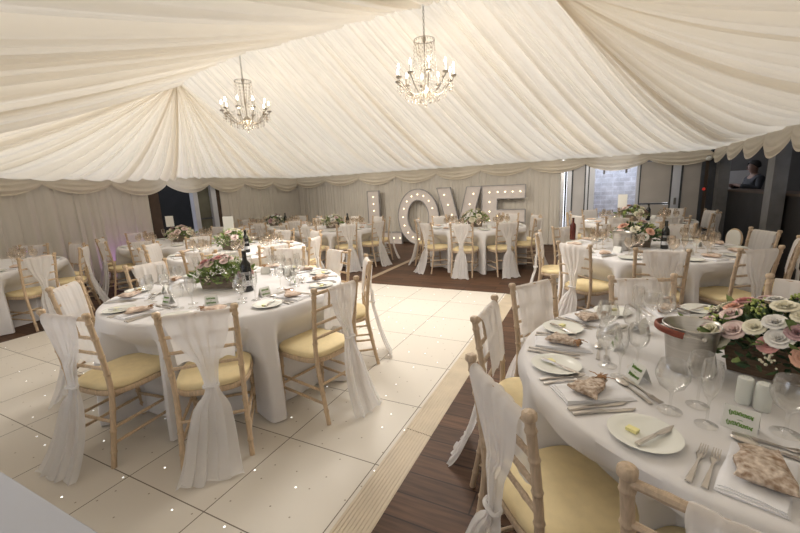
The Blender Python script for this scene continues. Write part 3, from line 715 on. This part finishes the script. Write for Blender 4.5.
def script_mesh(seed, mt):
    """two lines of illegible brush lettering on the card's front slope, a small dash between"""
    rg = random.Random(seed); m = MB()
    for z0, hw, hh in ((.046, .029, .0095), (.017, .031, .009)):
        pts = []; n = 44
        for i in range(n):
            t = i / (n - 1); x = -hw + 2 * hw * t + .0016 * math.sin(i * 1.9); a = 1.0 if i < 5 else (.55 + .45 * ((i * 7 + seed) % 5 == 0))
            z = z0 + hh * a * math.sin(i * 1.35 + seed) * .75 + .001 * rg.uniform(-1, 1); pts.append((x, -.026 + .026 * z / .066 - .0012, z))
        P = cr(pts, n * 3); m.tube(P, .0014, 4)
    z = .030; m.tube([(-.006, -.026 + .026 * z / .066 - .001, z), (0, -.026 + .026 * z / .066 - .001, z + .001), (.006, -.026 + .026 * z / .066 - .001, z)], .0008, 4)
    return m.mesh('lettering', mt)
SCRIPT = [script_mesh(s, M['green_ink']) for s in range(3)]

TZ = .75
def place(T, key, k, detail, pl):
    """one place setting; pl singles the place out in words"""
    c = T['c']; th = R(T.get('ps', T['th'])[k]); zb = TZ + ground(*c) + .0008; g = 'place settings on ' + T['name']
    er = Vector((math.cos(th), math.sin(th), 0)); et = Vector((-er.y, er.x, 0)); rz = th + PI / 2; rr = random.Random(hash(key) % 97 * 31 + k if False else sum(map(ord, key)) * 31 + k)
    def put(data, r, t, name, label, cat, rot=0, z=0, grp=None):
        p = Vector((*c, zb + z)) + er * r + et * t
        o = obj(name, data, None, p, rz + rot); tag(o, label, cat, grp or g); return o
    J = lambda a: rr.uniform(-a, a)
    fm = FAV if key == 'bucket' else FAV2
    put(NAPKIN, .745, J(.01), 'napkin', f'folded white napkin {pl}', 'napkin', J(.1))
    f = put(FAVBOX if key == 'bucket' and k == 0 else fm[k % 2], .735 + J(.01), .005, 'favour', f"{'mottled brown paper' if key == 'bucket' else 'pinkish wrapped'} favour on napkin {pl}", 'favour', J(.5) + (.9 if k % 2 else -.8), .0135)
    if key == 'bucket' and k == 0: f.scale = (1.05, 1.15, 1.0); f.rotation_euler[2] = rz + .12
    elif detail: obj('twine_bow', TW[k % 2], f)
    r_, t_ = (.76, -.215) if not (key == 'bucket' and k == 0) else (.745, -.255)
    p = put(PLATE, r_, t_, 'side_plate', f'white side plate {pl}', 'plate', 0)
    if detail:
        put(BUTTER, r_ + .005, t_ - .03, 'butter_pat', f'butter pat on side plate {pl}', 'butter', J(.6), .0085)
        put(BKNIFE, r_ - .005, t_ + .03, 'butter_knife', f'butter knife on side plate {pl}', 'knife', (-.35 if key == 'bucket' and k == 0 else -.9 + J(.25)), .014)
        put(FORK, .785, -.121, 'fork', f'outer steel fork {pl}', 'fork', J(.06)); put(FORK, .785, -.090, 'fork', f'inner steel fork beside napkin {pl}', 'fork', J(.06))
        put(KNIFE, .775, .125, 'knife', f'outer steel knife {pl}', 'knife', J(.06)); put(KNIFE, .775, .092, 'knife', f'inner steel knife beside napkin {pl}', 'knife', J(.06))
        put(SPOON, .592, .02, 'spoon', f'dessert spoon laid above napkin {pl}', 'spoon', PI / 2 + J(.08)); put(FORK, .56, .03, 'fork', f'dessert fork laid above spoon {pl}', 'fork', -PI / 2 + J(.08))
        cdo = put(CARD, .51, -.05, 'place_card', f'green-lettered white place card {pl}', 'place card', J(.15)); obj('lettering', SCRIPT[k % 3], cdo)['label'] = 'green brush lettering'
        G = GL
    else:
        put(KNIFE, .775, .105, 'knife', f'steel knife {pl}', 'knife'); G = GF
        if k % 2: put(CARD, .515, .0, 'place_card', f'white tent place card {pl}', 'place card', J(.15))
    put(G['goblet'], *((.465, .05) if key == 'bucket' and k == 0 else (.562 + J(.006), .160)), 'goblet', f'round goblet {pl}', 'glass', 0)
    put(G['flute'], .522 + J(.006), .250, 'flute_glass', f'tall flute glass {pl}', 'glass', 0)
    put(G['wine'], .452 + J(.006), .150, 'wine_glass', f'smaller wine glass {pl}', 'glass', 0)
for key, T in TABLES.items():
    vis = {'bucket': [0, 1, 2, 3, 4], 'side': [0, 1, 2, 3]}.get(key, range(len(T['th'])))
    for k in vis:
        side, nth = T['order'][k]
        pl = f"at {nth} {side} place of {T['name'].replace('the table ', 'table ').replace('the dance-floor table', 'dance-floor table')}"
        if key not in ('bucket', 'bottle'): pl = f"on {T['name'].replace('the table', 'table')}, {side} side"
        place(T, key, k, key in ('bucket', 'bottle'), pl)

# ------------------------------------------------------------------ flowers
def rose_mesh(mt, seed, name='rose', layers=((.008, 4, .9), (.018, 5, .75), (.03, 6, .5), (.042, 7, .15))):
    rg = random.Random(seed); m = MB()
    for rad, cnt, tilt in layers:
        for i in range(cnt):
            a = 2 * PI * (i + rg.random() * .3) / cnt + rad * 40; w = rad * 1.15 + .006; h = .026 + rad * .35; P = np.zeros((5, 5, 3))
            for p, s in enumerate(np.linspace(-1, 1, 5)):
                for q, v in enumerate(np.linspace(0, 1, 5)):
                    out = rad * (.25 + .75 * v ** .7) + (1 - tilt) * .016 * v * v; sp = w * s * (.35 + .65 * math.sin(PI * (.15 + .7 * v)))
                    z = h * v * (tilt * .75 + .3) - .006 * s * s * v - (1 - tilt) * .008 * v ** 3
                    x = out - .35 * sp * sp / (rad + .006); y = sp
                    P[p, q] = (x * math.cos(a) - y * math.sin(a), x * math.sin(a) + y * math.cos(a), z)
            m.grid(P)
    return m.mesh(name, mt, weld=False)
ROSES = {k: rose_mesh(M[k], i) for i, k in enumerate(('pink', 'blush', 'creamp', 'whitep', 'mauve', 'peach'))}
def buds_mesh(mt, seed, n=14, r=.0075):
    rg = random.Random(seed); m = MB()
    for i in range(n): m.ball((rg.gauss(0, .018), rg.gauss(0, .018), rg.uniform(0, .03)), r * rg.uniform(.7, 1.2), 6, 5)
    return m.mesh('bud_cluster', mt)
BUDS = [buds_mesh(M['lime'], 1), buds_mesh(M['whitep'], 2), buds_mesh(M['creamp'], 3)]
def foliage_mesh(n, rx, ry, rz, seed, mt, ls=.035):
    rg = random.Random(seed); m = MB()
    for i in range(n):
        a = rg.uniform(0, 2 * PI); ph = math.acos(rg.uniform(-.1, 1)); q = rg.uniform(.55, 1.08)
        n_ = Vector((math.cos(a) * math.sin(ph), math.sin(a) * math.sin(ph), math.cos(ph))); p = Vector((n_.x * rx * q, n_.y * ry * q, n_.z * rz * q))
        d = (n_ + Vector((rg.gauss(0, .5), rg.gauss(0, .5), rg.gauss(0, .4)))).normalized(); s = d.cross(Vector((rg.gauss(0, 1), rg.gauss(0, 1), 1))).normalized(); b = d.cross(s); L = ls * rg.uniform(.6, 1.35); W = L * .27
        v = [p, p + d * L * .35 + s * W + b * .004, p + d * L * .75 + s * W * .7, p + d * L - b * L * .1, p + d * L * .75 - s * W * .7, p + d * L * .35 - s * W + b * .004, p + d * L * .5 - b * .005]
        m.add(v, [(0, 1, 6), (1, 2, 6), (2, 3, 6), (3, 4, 6), (4, 5, 6), (5, 0, 6)])
    return m.mesh('foliage', mt, False, False)
def flower_box(c, rz, L, Wd, Hb, dome, label, pal, nf, seed, bmat, dark=False, nl=170, fscale=1.0, ls=.035):
    z = TZ + ground(*c) + .0008; r = empty('flower_box', (*c, z), rz); tag(r, label, 'flowers')
    m = MB(); a, b, t = L / 2, Wd / 2, .9
    vs = [(-a * t, -b * t, 0), (a * t, -b * t, 0), (a * t, b * t, 0), (-a * t, b * t, 0), (-a, -b, Hb), (a, -b, Hb), (a, b, Hb), (-a, b, Hb), (-a + .01, -b + .01, Hb), (a - .01, -b + .01, Hb), (a - .01, b - .01, Hb), (-a + .01, b - .01, Hb), (-a + .012, -b + .012, Hb - .02), (a - .012, -b + .012, Hb - .02), (a - .012, b - .012, Hb - .02), (-a + .012, b - .012, Hb - .02)]
    fs = [(3, 2, 1, 0)] + [(k, (k + 1) % 4, 4 + (k + 1) % 4, 4 + k) for k in range(4)] + [(4 + k, 4 + (k + 1) % 4, 8 + (k + 1) % 4, 8 + k) for k in range(4)] + [(8 + k, 8 + (k + 1) % 4, 12 + (k + 1) % 4, 12 + k) for k in range(4)] + [(12, 13, 14, 15)]
    m.add(vs, fs).build('box', M[bmat], r, smooth=False)
    rx, ry = dome[0], dome[1]; dz = dome[2]
    fo = obj('foliage', foliage_mesh(nl, rx * .93, ry * .93, dz * .86, seed, M['leafdark' if dark else 'leaf'], ls), r, (0, 0, Hb - .03))
    obj('foliage', foliage_mesh(nl // 4, rx * 1.12, ry * 1.1, dz * .6, seed + 1, M['leaf'], ls * 1.2), r, (0, 0, Hb))
    rg = random.Random(seed)
    for i in range(nf):
        u = (i + .5) / nf; ph = math.acos(1 - .84 * u); an = i * 2.39996 + rg.uniform(-.2, .2); n_ = Vector((math.cos(an) * math.sin(ph), math.sin(an) * math.sin(ph), math.cos(ph)))
        p = Vector((n_.x * rx, n_.y * ry, n_.z * dz + Hb - .03)); q = Vector((n_.x / rx, n_.y / ry, n_.z / dz + 2)).normalized().to_track_quat('Z', 'Y').to_euler(); col = pal[i % len(pal)]
        if col.startswith('bud'): obj('bud_cluster', BUDS[int(col[3])], r, p, rot=q, scale=(fscale,) * 3)
        else: s = fscale * rg.uniform(.85, 1.15); obj('rose', ROSES[col], r, p, rot=q, scale=(s, s, s))
    return r
flower_box((.735, 1.825), -.41, .44, .14, .12, (.32, .19, .215), 'large dark wooden box of pink, cream and blush flowers beside the steel bucket',
           ['creamp', 'bud0', 'pink', 'blush', 'whitep', 'bud0', 'mauve', 'creamp', 'bud2', 'blush', 'peach', 'creamp', 'bud0', 'whitep', 'blush'], 84, 71, 'boxwood', True, 520, .68, .042)
flower_box((-2.76, 2.19), .34, .36, .14, .10, (.24, .15, .195), 'small grey wooden box of pink and white flowers beside the black wine bottle',
           ['blush', 'bud1', 'pink', 'bud1', 'bud0', 'blush', 'bud1', 'mauve', 'bud0', 'bud2'], 52, 72, 'boxwood2', False, 420, .68, .04)
for key, c, pal, lb in (('ove', (-1.95, 7.25), ['creamp', 'bud0', 'whitep', 'bud0', 'creamp'], 'low green and cream flower arrangement before the letter V'),
                        ('bar', (.50, 5.10), ['blush', 'creamp', 'bud0', 'whitep', 'peach', 'bud0'], 'cream and green flower arrangement behind the ice bucket, beside the black bar'),
                        ('doors', (.72, 8.25), ['creamp', 'peach', 'bud0', 'mauve', 'blush'], 'peach and green flower arrangement before the glazed doors'),
                        ('ell', (-5.05, 6.95), ['creamp', 'blush', 'whitep', 'bud2'], 'pale rose arrangement left of the letter L'),
                        ('mid', (-4.62, 3.90), ['creamp', 'bud0', 'blush', 'bud2'], 'loose green and cream flowers directly behind the black wine bottle'),
                        ('door', (-6.80, 4.60), ['blush', 'peach', 'bud2', 'creamp', 'mauve'], 'trailing pinkish green flowers in front of the dark doorway'),
                        ('corner', (-7.20, 7.45), ['mauve', 'bud2', 'whitep'], 'dark leafy arrangement near the curtained corner')):
    flower_box(c, .3, .28, .14, .11, (.24, .17, .20 if key != 'ove' else .24), lb, pal, 18, 80 + len(key), 'boxwood2', key in ('corner', 'bar'), 150, 1.0, .055)
# table cards standing among the flowers
for c, z, w, hgt, rz, lb in ((( -4.78, 4.00), .98, .15, .24, .5, 'white table card rising from flowers behind the black wine bottle'), ((-7.08, 4.62), 1.02, .14, .20, .6, 'white table card in flowers before the dark doorway'),
                       ((.55, 8.22), 1.0, .15, .24, .1, 'white table card in flowers before the glazed doors'), ((-2.93, 2.44), .80, .13, .2, .5, 'white card standing just behind the small grey flower box')):
    zb = TZ + ground(*c)
    r = empty('table_card', (*c, zb), rz); tag(r, lb, 'card')
    MB().box(-w / 2, w / 2, -.002, .002, z - TZ, z - TZ + hgt).build('card', M['card'], r, smooth=False); MB().tube([(0, 0, 0), (0, 0, z - TZ + .02)], .003, 6).build('stick', M['twine'], r); MB().lathe([(.03, 0), (.03, .006), (.004, .01)], 14).build('base', M['twine'], r)

# ------------------------------------------------------------------ bottles, bucket, shakers
def bottle(c, label, mt='bottle', lab=True, h=.31, ang=0):
    z = TZ + ground(*c) + .001; s = h / .31
    r = empty('wine_bottle', (*c, z), ang); tag(r, label, 'bottle')
    MB().lathe([(a * s, b * s) for a, b in [(.001, 0), (.034, 0), (.0375, .004), (.0375, .185), (.034, .208), (.018, .232), (.0145, .25), (.014, .285), (.0155, .287), (.0155, .30), (.001, .302)]], 24).build('glass_body', M[mt], r)
    if lab:
        def band(z0, z1, a0, a1, rad, name, mt2, par): 
            A = np.linspace(a0, a1, 18); return MB().grid(np.array([[(rad * s * math.cos(a), rad * s * math.sin(a), zz * s) for zz in (z0, z1)] for a in A])).build(name, M[mt2], par)
        l = band(.045, .085, -2.6, .4, .0382, 'paper_label', 'blabel', r); band(.125, .15, -2.3, 0, .0381, 'upper_label', 'grey_ink', r)
        for k in range(2): band(.056 + .012 * k, .059 + .012 * k, -1.7, -.5, .0385, 'label_print', 'grey_ink', l)
        MB().lathe([(.0152 * s, .23 * s + .02), (.0162 * s, .303 * s), (.001, .304 * s)], 20).build('foil_capsule', M['gold' if mt == 'bottle' and lab == 2 else mt], r)
    return r
bottle((-2.44, 2.15), 'black wine bottle with white label band beside the small grey flower box', lab=1, h=.335)
bottle((-4.15, 3.72), 'dark wine bottle standing behind the foremost black wine bottle', lab=1, h=.31)
bottle((.76, 4.98), 'dark green wine bottle with white label right of cream flowers, beside the bar', lab=1)
bottle((-.18, 5.62), 'dark red bottle on table beside the bar, below the aluminium posts', 'redbottle', 0, .30)
bottle((-4.72, 7.05), 'black wine bottle beside the pale roses, left of the letter L', lab=1)
bottle((-7.0, 7.62), 'dark bottle beside the leafy arrangement in the curtained corner', lab=0)
bottle((.98, 8.35), 'dark bottle right of flowers before the glazed doors', lab=0)

def bucket(c, label, leather, rz=0, s=1.0):
    z = TZ + ground(*c) + .001; r = empty('ice_bucket', (*c, z), rz); tag(r, label, 'bucket')
    MB().lathe([(a * s, b * s) for a, b in [(.001, 0), (.072, 0), (.076, .004), (.098, .19), (.104, .195), (.105, .201), (.101, .203), (.096, .196), (.074, .008), (.001, .006)]], 40).build('bucket_body', M['steel'], r)
    for sg in (-1, 1): MB().ball((sg * .106 * s, 0, .172 * s), .011 * s, 10, 8).lathe([(.007 * s, 0), (.007 * s, .001)], 8, (sg * .1 * s, 0, .172 * s)).build('rivet', M['steel'], r)
    if leather:
        A = np.linspace(0, PI, 40); arc = [(.112 * s * math.cos(a), -.128 * s * math.sin(a), (.172 + .018 * math.sin(a)) * s) for a in A]
        MB().tube(arc, .0028, 6).build('handle_wire', M['steel'], r)
        k = MB().tube(arc[7:33], .006, 8, True, 2.3).build('handle_grip', M['leather'], r); k['label'] = 'red brown leather handle grip'
    else:
        o = MB().lathe([(.001, .13 * s), (.088 * s, .13 * s)], 24).build('ice', M['amber'], r)
    return r
bucket((.39, 1.80), 'open steel bucket with red brown leather handle beside the large flower box', True, -1.35, .95)
bucket((.34, 4.80), 'steel ice bucket holding amber drink on table beside the bar', False, 0, 1.0)
for i, (c, lb) in enumerate((((.505, 1.575), 'white cylindrical salt shaker, slightly farther of the pair by place card'), ((.545, 1.545), 'white cylindrical pepper shaker, nearer of the pair by place card'))):
    r = MB().lathe([(.001, 0), (.0215, 0), (.023, .003), (.022, .086), (.020, .092), (.001, .094)], 24).build('shaker', M['shaker'], None, (*c, TZ + FZ + .001)); tag(r, lb, 'shaker')
    m = MB()
    for k in range(5): m.lathe([(.0001, .0945), (.0015, .0943)], 6, (.008 * math.cos(k * 1.257), .008 * math.sin(k * 1.257), 0))
    m.build('shaker_holes', M['grey_ink'], r)

# white rounded chair back by the bar
r = empty('high_chair', (1.60, 5.92, FZ), R(132)); r.scale = (.95, .95, .92); tag(r, 'rounded white high-chair back between sashed chairs beside the bar', 'high chair')
pts = [(.085 * math.copysign(abs(math.cos(t)) ** .7, math.cos(t)), .80 + .13 * math.copysign(abs(math.sin(t)) ** .8, math.sin(t))) for t in np.linspace(0, 2 * PI, 32, endpoint=False)]
MB().prism(pts, -.02, .02).build('backrest', M['card'], r, smooth=False)
MB().tube([(.09 * math.cos(t), 0, .80 + .137 * math.sin(t)) for t in np.linspace(-.4, PI + .4, 24)], .012, 8).build('back_frame', M['wood2'], r)
MB().box(-.15, .15, .0, .26, .52, .56).build('seat', M['wood2'], r, smooth=False)
for sx in (-1, 1):
    for sy2 in (0, 1): MB().tube([(sx * .14, sy2 * .25, .53), (sx * .19, -.05 + sy2 * .36, 0)], .013, 8).build('leg', M['wood2'], r)

# ------------------------------------------------------------------ table at the near corner (only its draped corner shows)
m = MB(); x0, x1, y0, y1, z = -3.4, -.62, -.62, .355, .75
nx, ny = 60, 24; P = np.zeros((nx, ny, 3))
for i, x in enumerate(np.linspace(x0, x1, nx)):
    for j, y in enumerate(np.linspace(y0, y1, ny)): P[i, j] = (x, y, z + .0006 * math.sin(x * 9 + y * 4))
m.grid(P)
ring = [(x, y1) for x in np.linspace(x0, x1, 90)] + [(x1, y) for y in np.linspace(y1, y0, 40)[1:]] + [(x, y0) for x in np.linspace(x1, x0, 90)[1:]] + [(x0, y) for y in np.linspace(y0, y1, 40)[1:]]
cx, cyy = (x0 + x1) / 2, (y0 + y1) / 2; V = [(0, 0), (.01, .003), (.06, .2), (.3, .6), (.745, 1)]; P = np.zeros((len(ring), len(V), 3))
for i, (x, y) in enumerate(ring):
    n_ = Vector((np.sign(x - cx) if abs(abs(x - cx) - (x1 - x0) / 2) < 1e-6 else 0, np.sign(y - cyy) if abs(abs(y - cyy) - (y1 - y0) / 2) < 1e-6 else 0))
    for j, (dz, k) in enumerate(V): q = k * (.02 + .016 * math.sin(i * .55) + .01 * math.sin(i * .23)); P[i, j] = (x + n_.x * q, y + n_.y * q, z - dz)
m.grid(P)
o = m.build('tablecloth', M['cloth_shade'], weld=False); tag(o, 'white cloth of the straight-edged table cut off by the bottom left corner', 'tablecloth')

# ------------------------------------------------------------------ the bar and the person behind it
r = empty('bar_counter', (0, 0, 0)); tag(r, 'long black bar counter beyond the grey posts', 'bar')
bx('bar_front', 2.46, 2.74, 5.6, 10.3, FZ, 1.17, 'black', r); bx('bar_top', 2.43, 2.78, 5.55, 10.35, 1.17, 1.20, 'brownjamb', r); bx('end_panel', 2.47, 2.74, 10.30, 10.36, FZ, 1.17, 'barwall', r)
o = bx('splash_panel', 2.45, 3.1, 10.94, 10.99, FZ, 1.56, 'panelg'); tag(o, 'pale splash panel on the dim wall behind the bar', 'panel')
for i, (y, h, mt, lb) in enumerate(((7.08, .28, 'bottle', 'dark bottle standing on the bar beyond the right post'), (6.55, .24, 'panelg', 'pale bottle at the right end of the bar'))):
    q = MB().lathe([(.001, 0), (.035, 0), (.037, .004), (.037, h * .6), (.014, h * .78), (.014, h), (.001, h)], 16).build('bar_bottle', M[mt], None, (2.66, y, 1.201)); tag(q, lb, 'bottle')
r = empty('beer_tap', (2.62, 6.80, 1.2)); tag(r, 'chrome beer tap on the bar beyond the right post', 'tap')
MB().lathe([(.04, 0), (.04, .012), (.016, .02), (.016, .2), (.02, .21), (.001, .22)], 16).build('column', M['chrome'], r); MB().tube([(0, 0, .17), (-.06, 0, .18), (-.085, 0, .15), (-.085, 0, .12)], .009, 8).build('spout', M['chrome'], r); MB().tube([(-.03, 0, .2), (-.05, 0, .30)], .011, 8).build('handle', M['darkframe'], r)
o = MB().ball((0, 0, 0), .055, 14, 10, 1, 1, .8).build('dome_fitting', M['card'], None, (2.12, 9.90, 1.82)); tag(o, 'small white dome fitting high on the dark door frame', 'security camera'); MB().box(-.03, .03, 0, .07, .03, .06).build('bracket', M['panelg'], o, smooth=False)
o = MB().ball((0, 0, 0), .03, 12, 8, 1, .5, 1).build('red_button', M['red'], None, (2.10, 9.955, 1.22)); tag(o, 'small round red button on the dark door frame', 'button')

def skin_body(name, joints, edges, mt, parent, lv=2):
    me = bpy.data.meshes.new(name); me.from_pydata([j[0] for j in joints], edges, []); o = bpy.data.objects.new(name, me); COL.objects.link(o)
    md = o.modifiers.new('s', 'SKIN'); md.use_smooth_shade = True
    for v, j in zip(me.skin_vertices[0].data, joints):
        v.radius = j[1] if isinstance(j[1], tuple) else (j[1], j[1]); v.use_loose = False
    me.skin_vertices[0].data[0].use_root = True
    sd = o.modifiers.new('d', 'SUBSURF'); sd.levels = lv; sd.render_levels = lv
    dg = bpy.context.evaluated_depsgraph_get(); nm = bpy.data.meshes.new_from_object(o.evaluated_get(dg)); o.modifiers.clear(); o.data = nm; nm.materials.clear(); nm.materials.append(mt)
    nm.polygons.foreach_set('use_smooth', [True] * len(nm.polygons)); o.parent = parent; return o
man = empty('person', (2.96, 10.2, FZ), R(100));  tag(man, 'dark-haired person in a dark shirt standing behind the bar with forearms on it', 'person')
# body facing local +Y: pelvis, spine, neck, head, arms resting forward on the counter, legs
J = [((0, 0, .93), (.15, .11)), ((0, .01, 1.10), (.14, .10)), ((0, .02, 1.28), (.165, .11)), ((0, .0, 1.42), (.12, .08)), ((0, .02, 1.50), .052), ((0, .045, 1.58), (.07, .085)), ((0, .05, 1.67), (.076, .095)), ((0, .04, 1.735), (.05, .06)),
     ((.19, .0, 1.41), .062), ((.27, .06, 1.20), .05), ((.20, .26, 1.260), .042), ((.06, .36, 1.280), .03), ((.02, .40, 1.280), (.035, .02)),
     ((-.19, .0, 1.41), .062), ((-.27, .06, 1.20), .05), ((-.20, .27, 1.270), .042), ((-.05, .33, 1.295), .03), ((0, .36, 1.310), (.035, .02)),
     ((.10, 0, .86), .095), ((.11, .02, .48), .062), ((.11, -.02, .09), .042), ((.12, .12, .035), (.045, .03)), ((-.10, 0, .86), .095), ((-.11, .02, .48), .062), ((-.11, -.02, .09), .042), ((-.12, .12, .035), (.045, .03))]
Ed = [(0, 1), (1, 2), (2, 3), (3, 4), (4, 5), (5, 6), (6, 7), (3, 8), (8, 9), (9, 10), (10, 11), (11, 12), (3, 13), (13, 14), (14, 15), (15, 16), (16, 17), (0, 18), (18, 19), (19, 20), (20, 21), (0, 22), (22, 23), (23, 24), (24, 25)]
b0 = len(J)
for hx, tip, wr in ((1, 12, 11), (-1, 17, 16)):          # five fingers rooted in each palm
    px_, py_, pz_ = J[tip][0]
    for q in range(4): 
        J += [((px_ - hx * .02 + (q - 1.5) * .004, py_ + .01 + (q - 1.5) * .019, pz_ + .004), .009), ((px_ - hx * (.058 - .006 * abs(q - 1.2)), py_ + .02 + (q - 1.5) * .02, pz_ - .008), .0075)]
        Ed += [(tip, len(J) - 2), (len(J) - 2, len(J) - 1)]
    J += [((px_ + hx * .01, py_ + .05, pz_ + .01), .010), ((px_ - hx * .02, py_ + .075, pz_), .008)]; Ed += [(wr, len(J) - 2), (len(J) - 2, len(J) - 1)]
body = skin_body('body', J, Ed, M['skin'], man)
# face: nose, ears, eyes, mouth joined to the head
f = MB().ball((0, .148, 1.635), .017, 8, 6, .8, .9, 1.3)
f.build('nose', M['skin'], man)
for s in (-1, 1): MB().ball((s * .078, .045, 1.64), .022, 8, 6, .35, .8, 1.2).build('ear', M['skin'], man)
for s in (-1, 1): MB().ball((s * .032, .137, 1.665), .010, 8, 6, 1.2, .5, .7).build('eye', M['hair'], man); MB().tube([(s * .018, .141, 1.69), (s * .05, .128, 1.692)], .004, 5).build('eyebrow', M['hair'], man)
f = MB(); f.tube([(-.024, .138, 1.59), (0, .143, 1.588), (.024, .138, 1.59)], .0045, 5); f.build('mouth', M['leather'], man)
f = MB(); nu, nv = 24, 14; P = np.zeros((nu, nv, 3))
for i, a in enumerate(np.linspace(0, 2 * PI, nu)):
    for j, v in enumerate(np.linspace(0, 1, nv)):
        front = max(0, math.sin(a)); t = v * lerp(2.0, 1.12, front ** .7); k = 1 + .03 * math.sin(a * 7 + v * 9)
        P[i, j] = (.092 * k * math.sin(t) * math.cos(a), .04 + .115 * k * math.sin(t) * math.sin(a), 1.668 + .105 * k * math.cos(t))
f.grid(P).build('hair', M['hair'], man)
SJ = [((p[0], p[1], p[2]), tuple(x * 1.13 + .004 for x in (rr if isinstance(rr, tuple) else (rr, rr)))) for p, rr in [J[0], J[1], J[2], J[3], J[8], J[9], J[10], J[13], J[14], J[15]]]
SJ.append(((0, .016, 1.50), (.064, .062))); SJ.append(((.12, .32, 1.272), (.036, .036))); SJ.append(((-.12, .30, 1.285), (.036, .036)))
skin_body('shirt', SJ, [(0, 1), (1, 2), (2, 3), (3, 4), (4, 5), (5, 6), (3, 7), (7, 8), (8, 9), (3, 10), (6, 11), (9, 12)], M['shirt'], man)
TJ = [(p, tuple(x * 1.14 + .004 for x in (rr if isinstance(rr, tuple) else (rr, rr)))) for p, rr in [((0, 0, .95), (.15, .11)), J[18], J[19], ((.11, -.02, .10), .05), J[22], J[23], ((-.11, -.02, .10), .05)]]
skin_body('trousers', TJ, [(0, 1), (1, 2), (2, 3), (0, 4), (4, 5), (5, 6)], M['trouser'], man)

# ------------------------------------------------------------------ light
def area(name, loc, target, sx, sy, power, color):
    l = bpy.data.lights.new(name, 'AREA'); l.shape = 'RECTANGLE'; l.size = sx; l.size_y = sy; l.energy = power; l.color = color
    o = bpy.data.objects.new(name, l); COL.objects.link(o); o.location = loc; o.rotation_euler = (Vector(target) - Vector(loc)).to_track_quat('-Z', 'Y').to_euler(); return o
def point(name, loc, power, color, rad=.12):
    l = bpy.data.lights.new(name, 'POINT'); l.energy = power; l.color = color; l.shadow_soft_size = rad
    o = bpy.data.objects.new(name, l); COL.objects.link(o); o.location = loc; return o
w = bpy.data.worlds.new('world'); SC.world = w; w.use_nodes = True
bg = w.node_tree.nodes['Background']; WN, WL = w.node_tree.nodes, w.node_tree.links              # pale overcast sky, brighter towards the far side (+Y), duller to the right (+X)
bg.inputs[0].default_value = (.86, .90, 1.0, 1)
tc = WN.new('ShaderNodeTexCoord'); sp = WN.new('ShaderNodeSeparateXYZ'); WL.new(tc.outputs['Generated'], sp.inputs[0])
a1 = WN.new('ShaderNodeMath'); a1.operation = 'MULTIPLY_ADD'; a1.inputs[1].default_value = 1.1; a1.inputs[2].default_value = 1.75; WL.new(sp.outputs['Y'], a1.inputs[0])
a2 = WN.new('ShaderNodeMath'); a2.operation = 'MULTIPLY_ADD'; a2.inputs[1].default_value = -1.0; WL.new(sp.outputs['X'], a2.inputs[0]); WL.new(a1.outputs[0], a2.inputs[2])
a3 = WN.new('ShaderNodeMath'); a3.operation = 'MAXIMUM'; a3.inputs[1].default_value = .35; WL.new(a2.outputs[0], a3.inputs[0]); WL.new(a3.outputs[0], bg.inputs[1])
warm = (1, .86, .68)
def spot(name, loc, target, power, color, ang, rad):
    l = bpy.data.lights.new(name, 'SPOT'); l.energy = power; l.color = color; l.spot_size = R(ang); l.spot_blend = 1; l.shadow_soft_size = rad
    o = bpy.data.objects.new(name, l); COL.objects.link(o); o.location = loc; o.rotation_euler = (Vector(target) - Vector(loc)).to_track_quat('-Z', 'Y').to_euler(); return o
for x, y, p in ((-4.68, 4.5, 12), (-1.79, 4.5, 17)):
    point('chandelier_light', (x, y, 2.40), p, warm, .08)
spot('added_fill_spot', (-3.3, 4.3, 3.1), (-3.0, 3.2, 0), 245, (1, .96, .91), 150, .5)  # added fill with no fixture, brightens tables and floor
spot('added_fill_spot', (-1.3, 4.3, 3.1), (-1.6, 3.6, 0), 205, (1, .96, .91), 150, .5)  # second added fill over the dance floor
for x in (-5.6, -3.0, -.4): spot('added_fill_spot', (x, 6.3, 2.35), (x, 9.6, .25), 150, (1, .91, .79), 78, .3)  # fill added to brighten the far wall, no fixture there
point('purple_uplight', (-8.25, 4.55, .25), 2.5, (.65, .25, 1), .05)
area('outdoor_light', (.5, 10.7, 2.4), (.5, 11.3, 1.4), 1.0, 1.0, 16, (.8, .88, 1))
SC.view_settings.view_transform = 'Standard'; SC.view_settings.look = 'None'; SC.view_settings.exposure = .22
SC.cycles.max_bounces = 8; SC.cycles.transparent_max_bounces = 14; SC.cycles.diffuse_bounces = 4; SC.cycles.glossy_bounces = 3; SC.cycles.caustics_reflective = False; SC.cycles.caustics_refractive = False
SC.cycles.use_denoising = True; SC.cycles.sample_clamp_indirect = 4
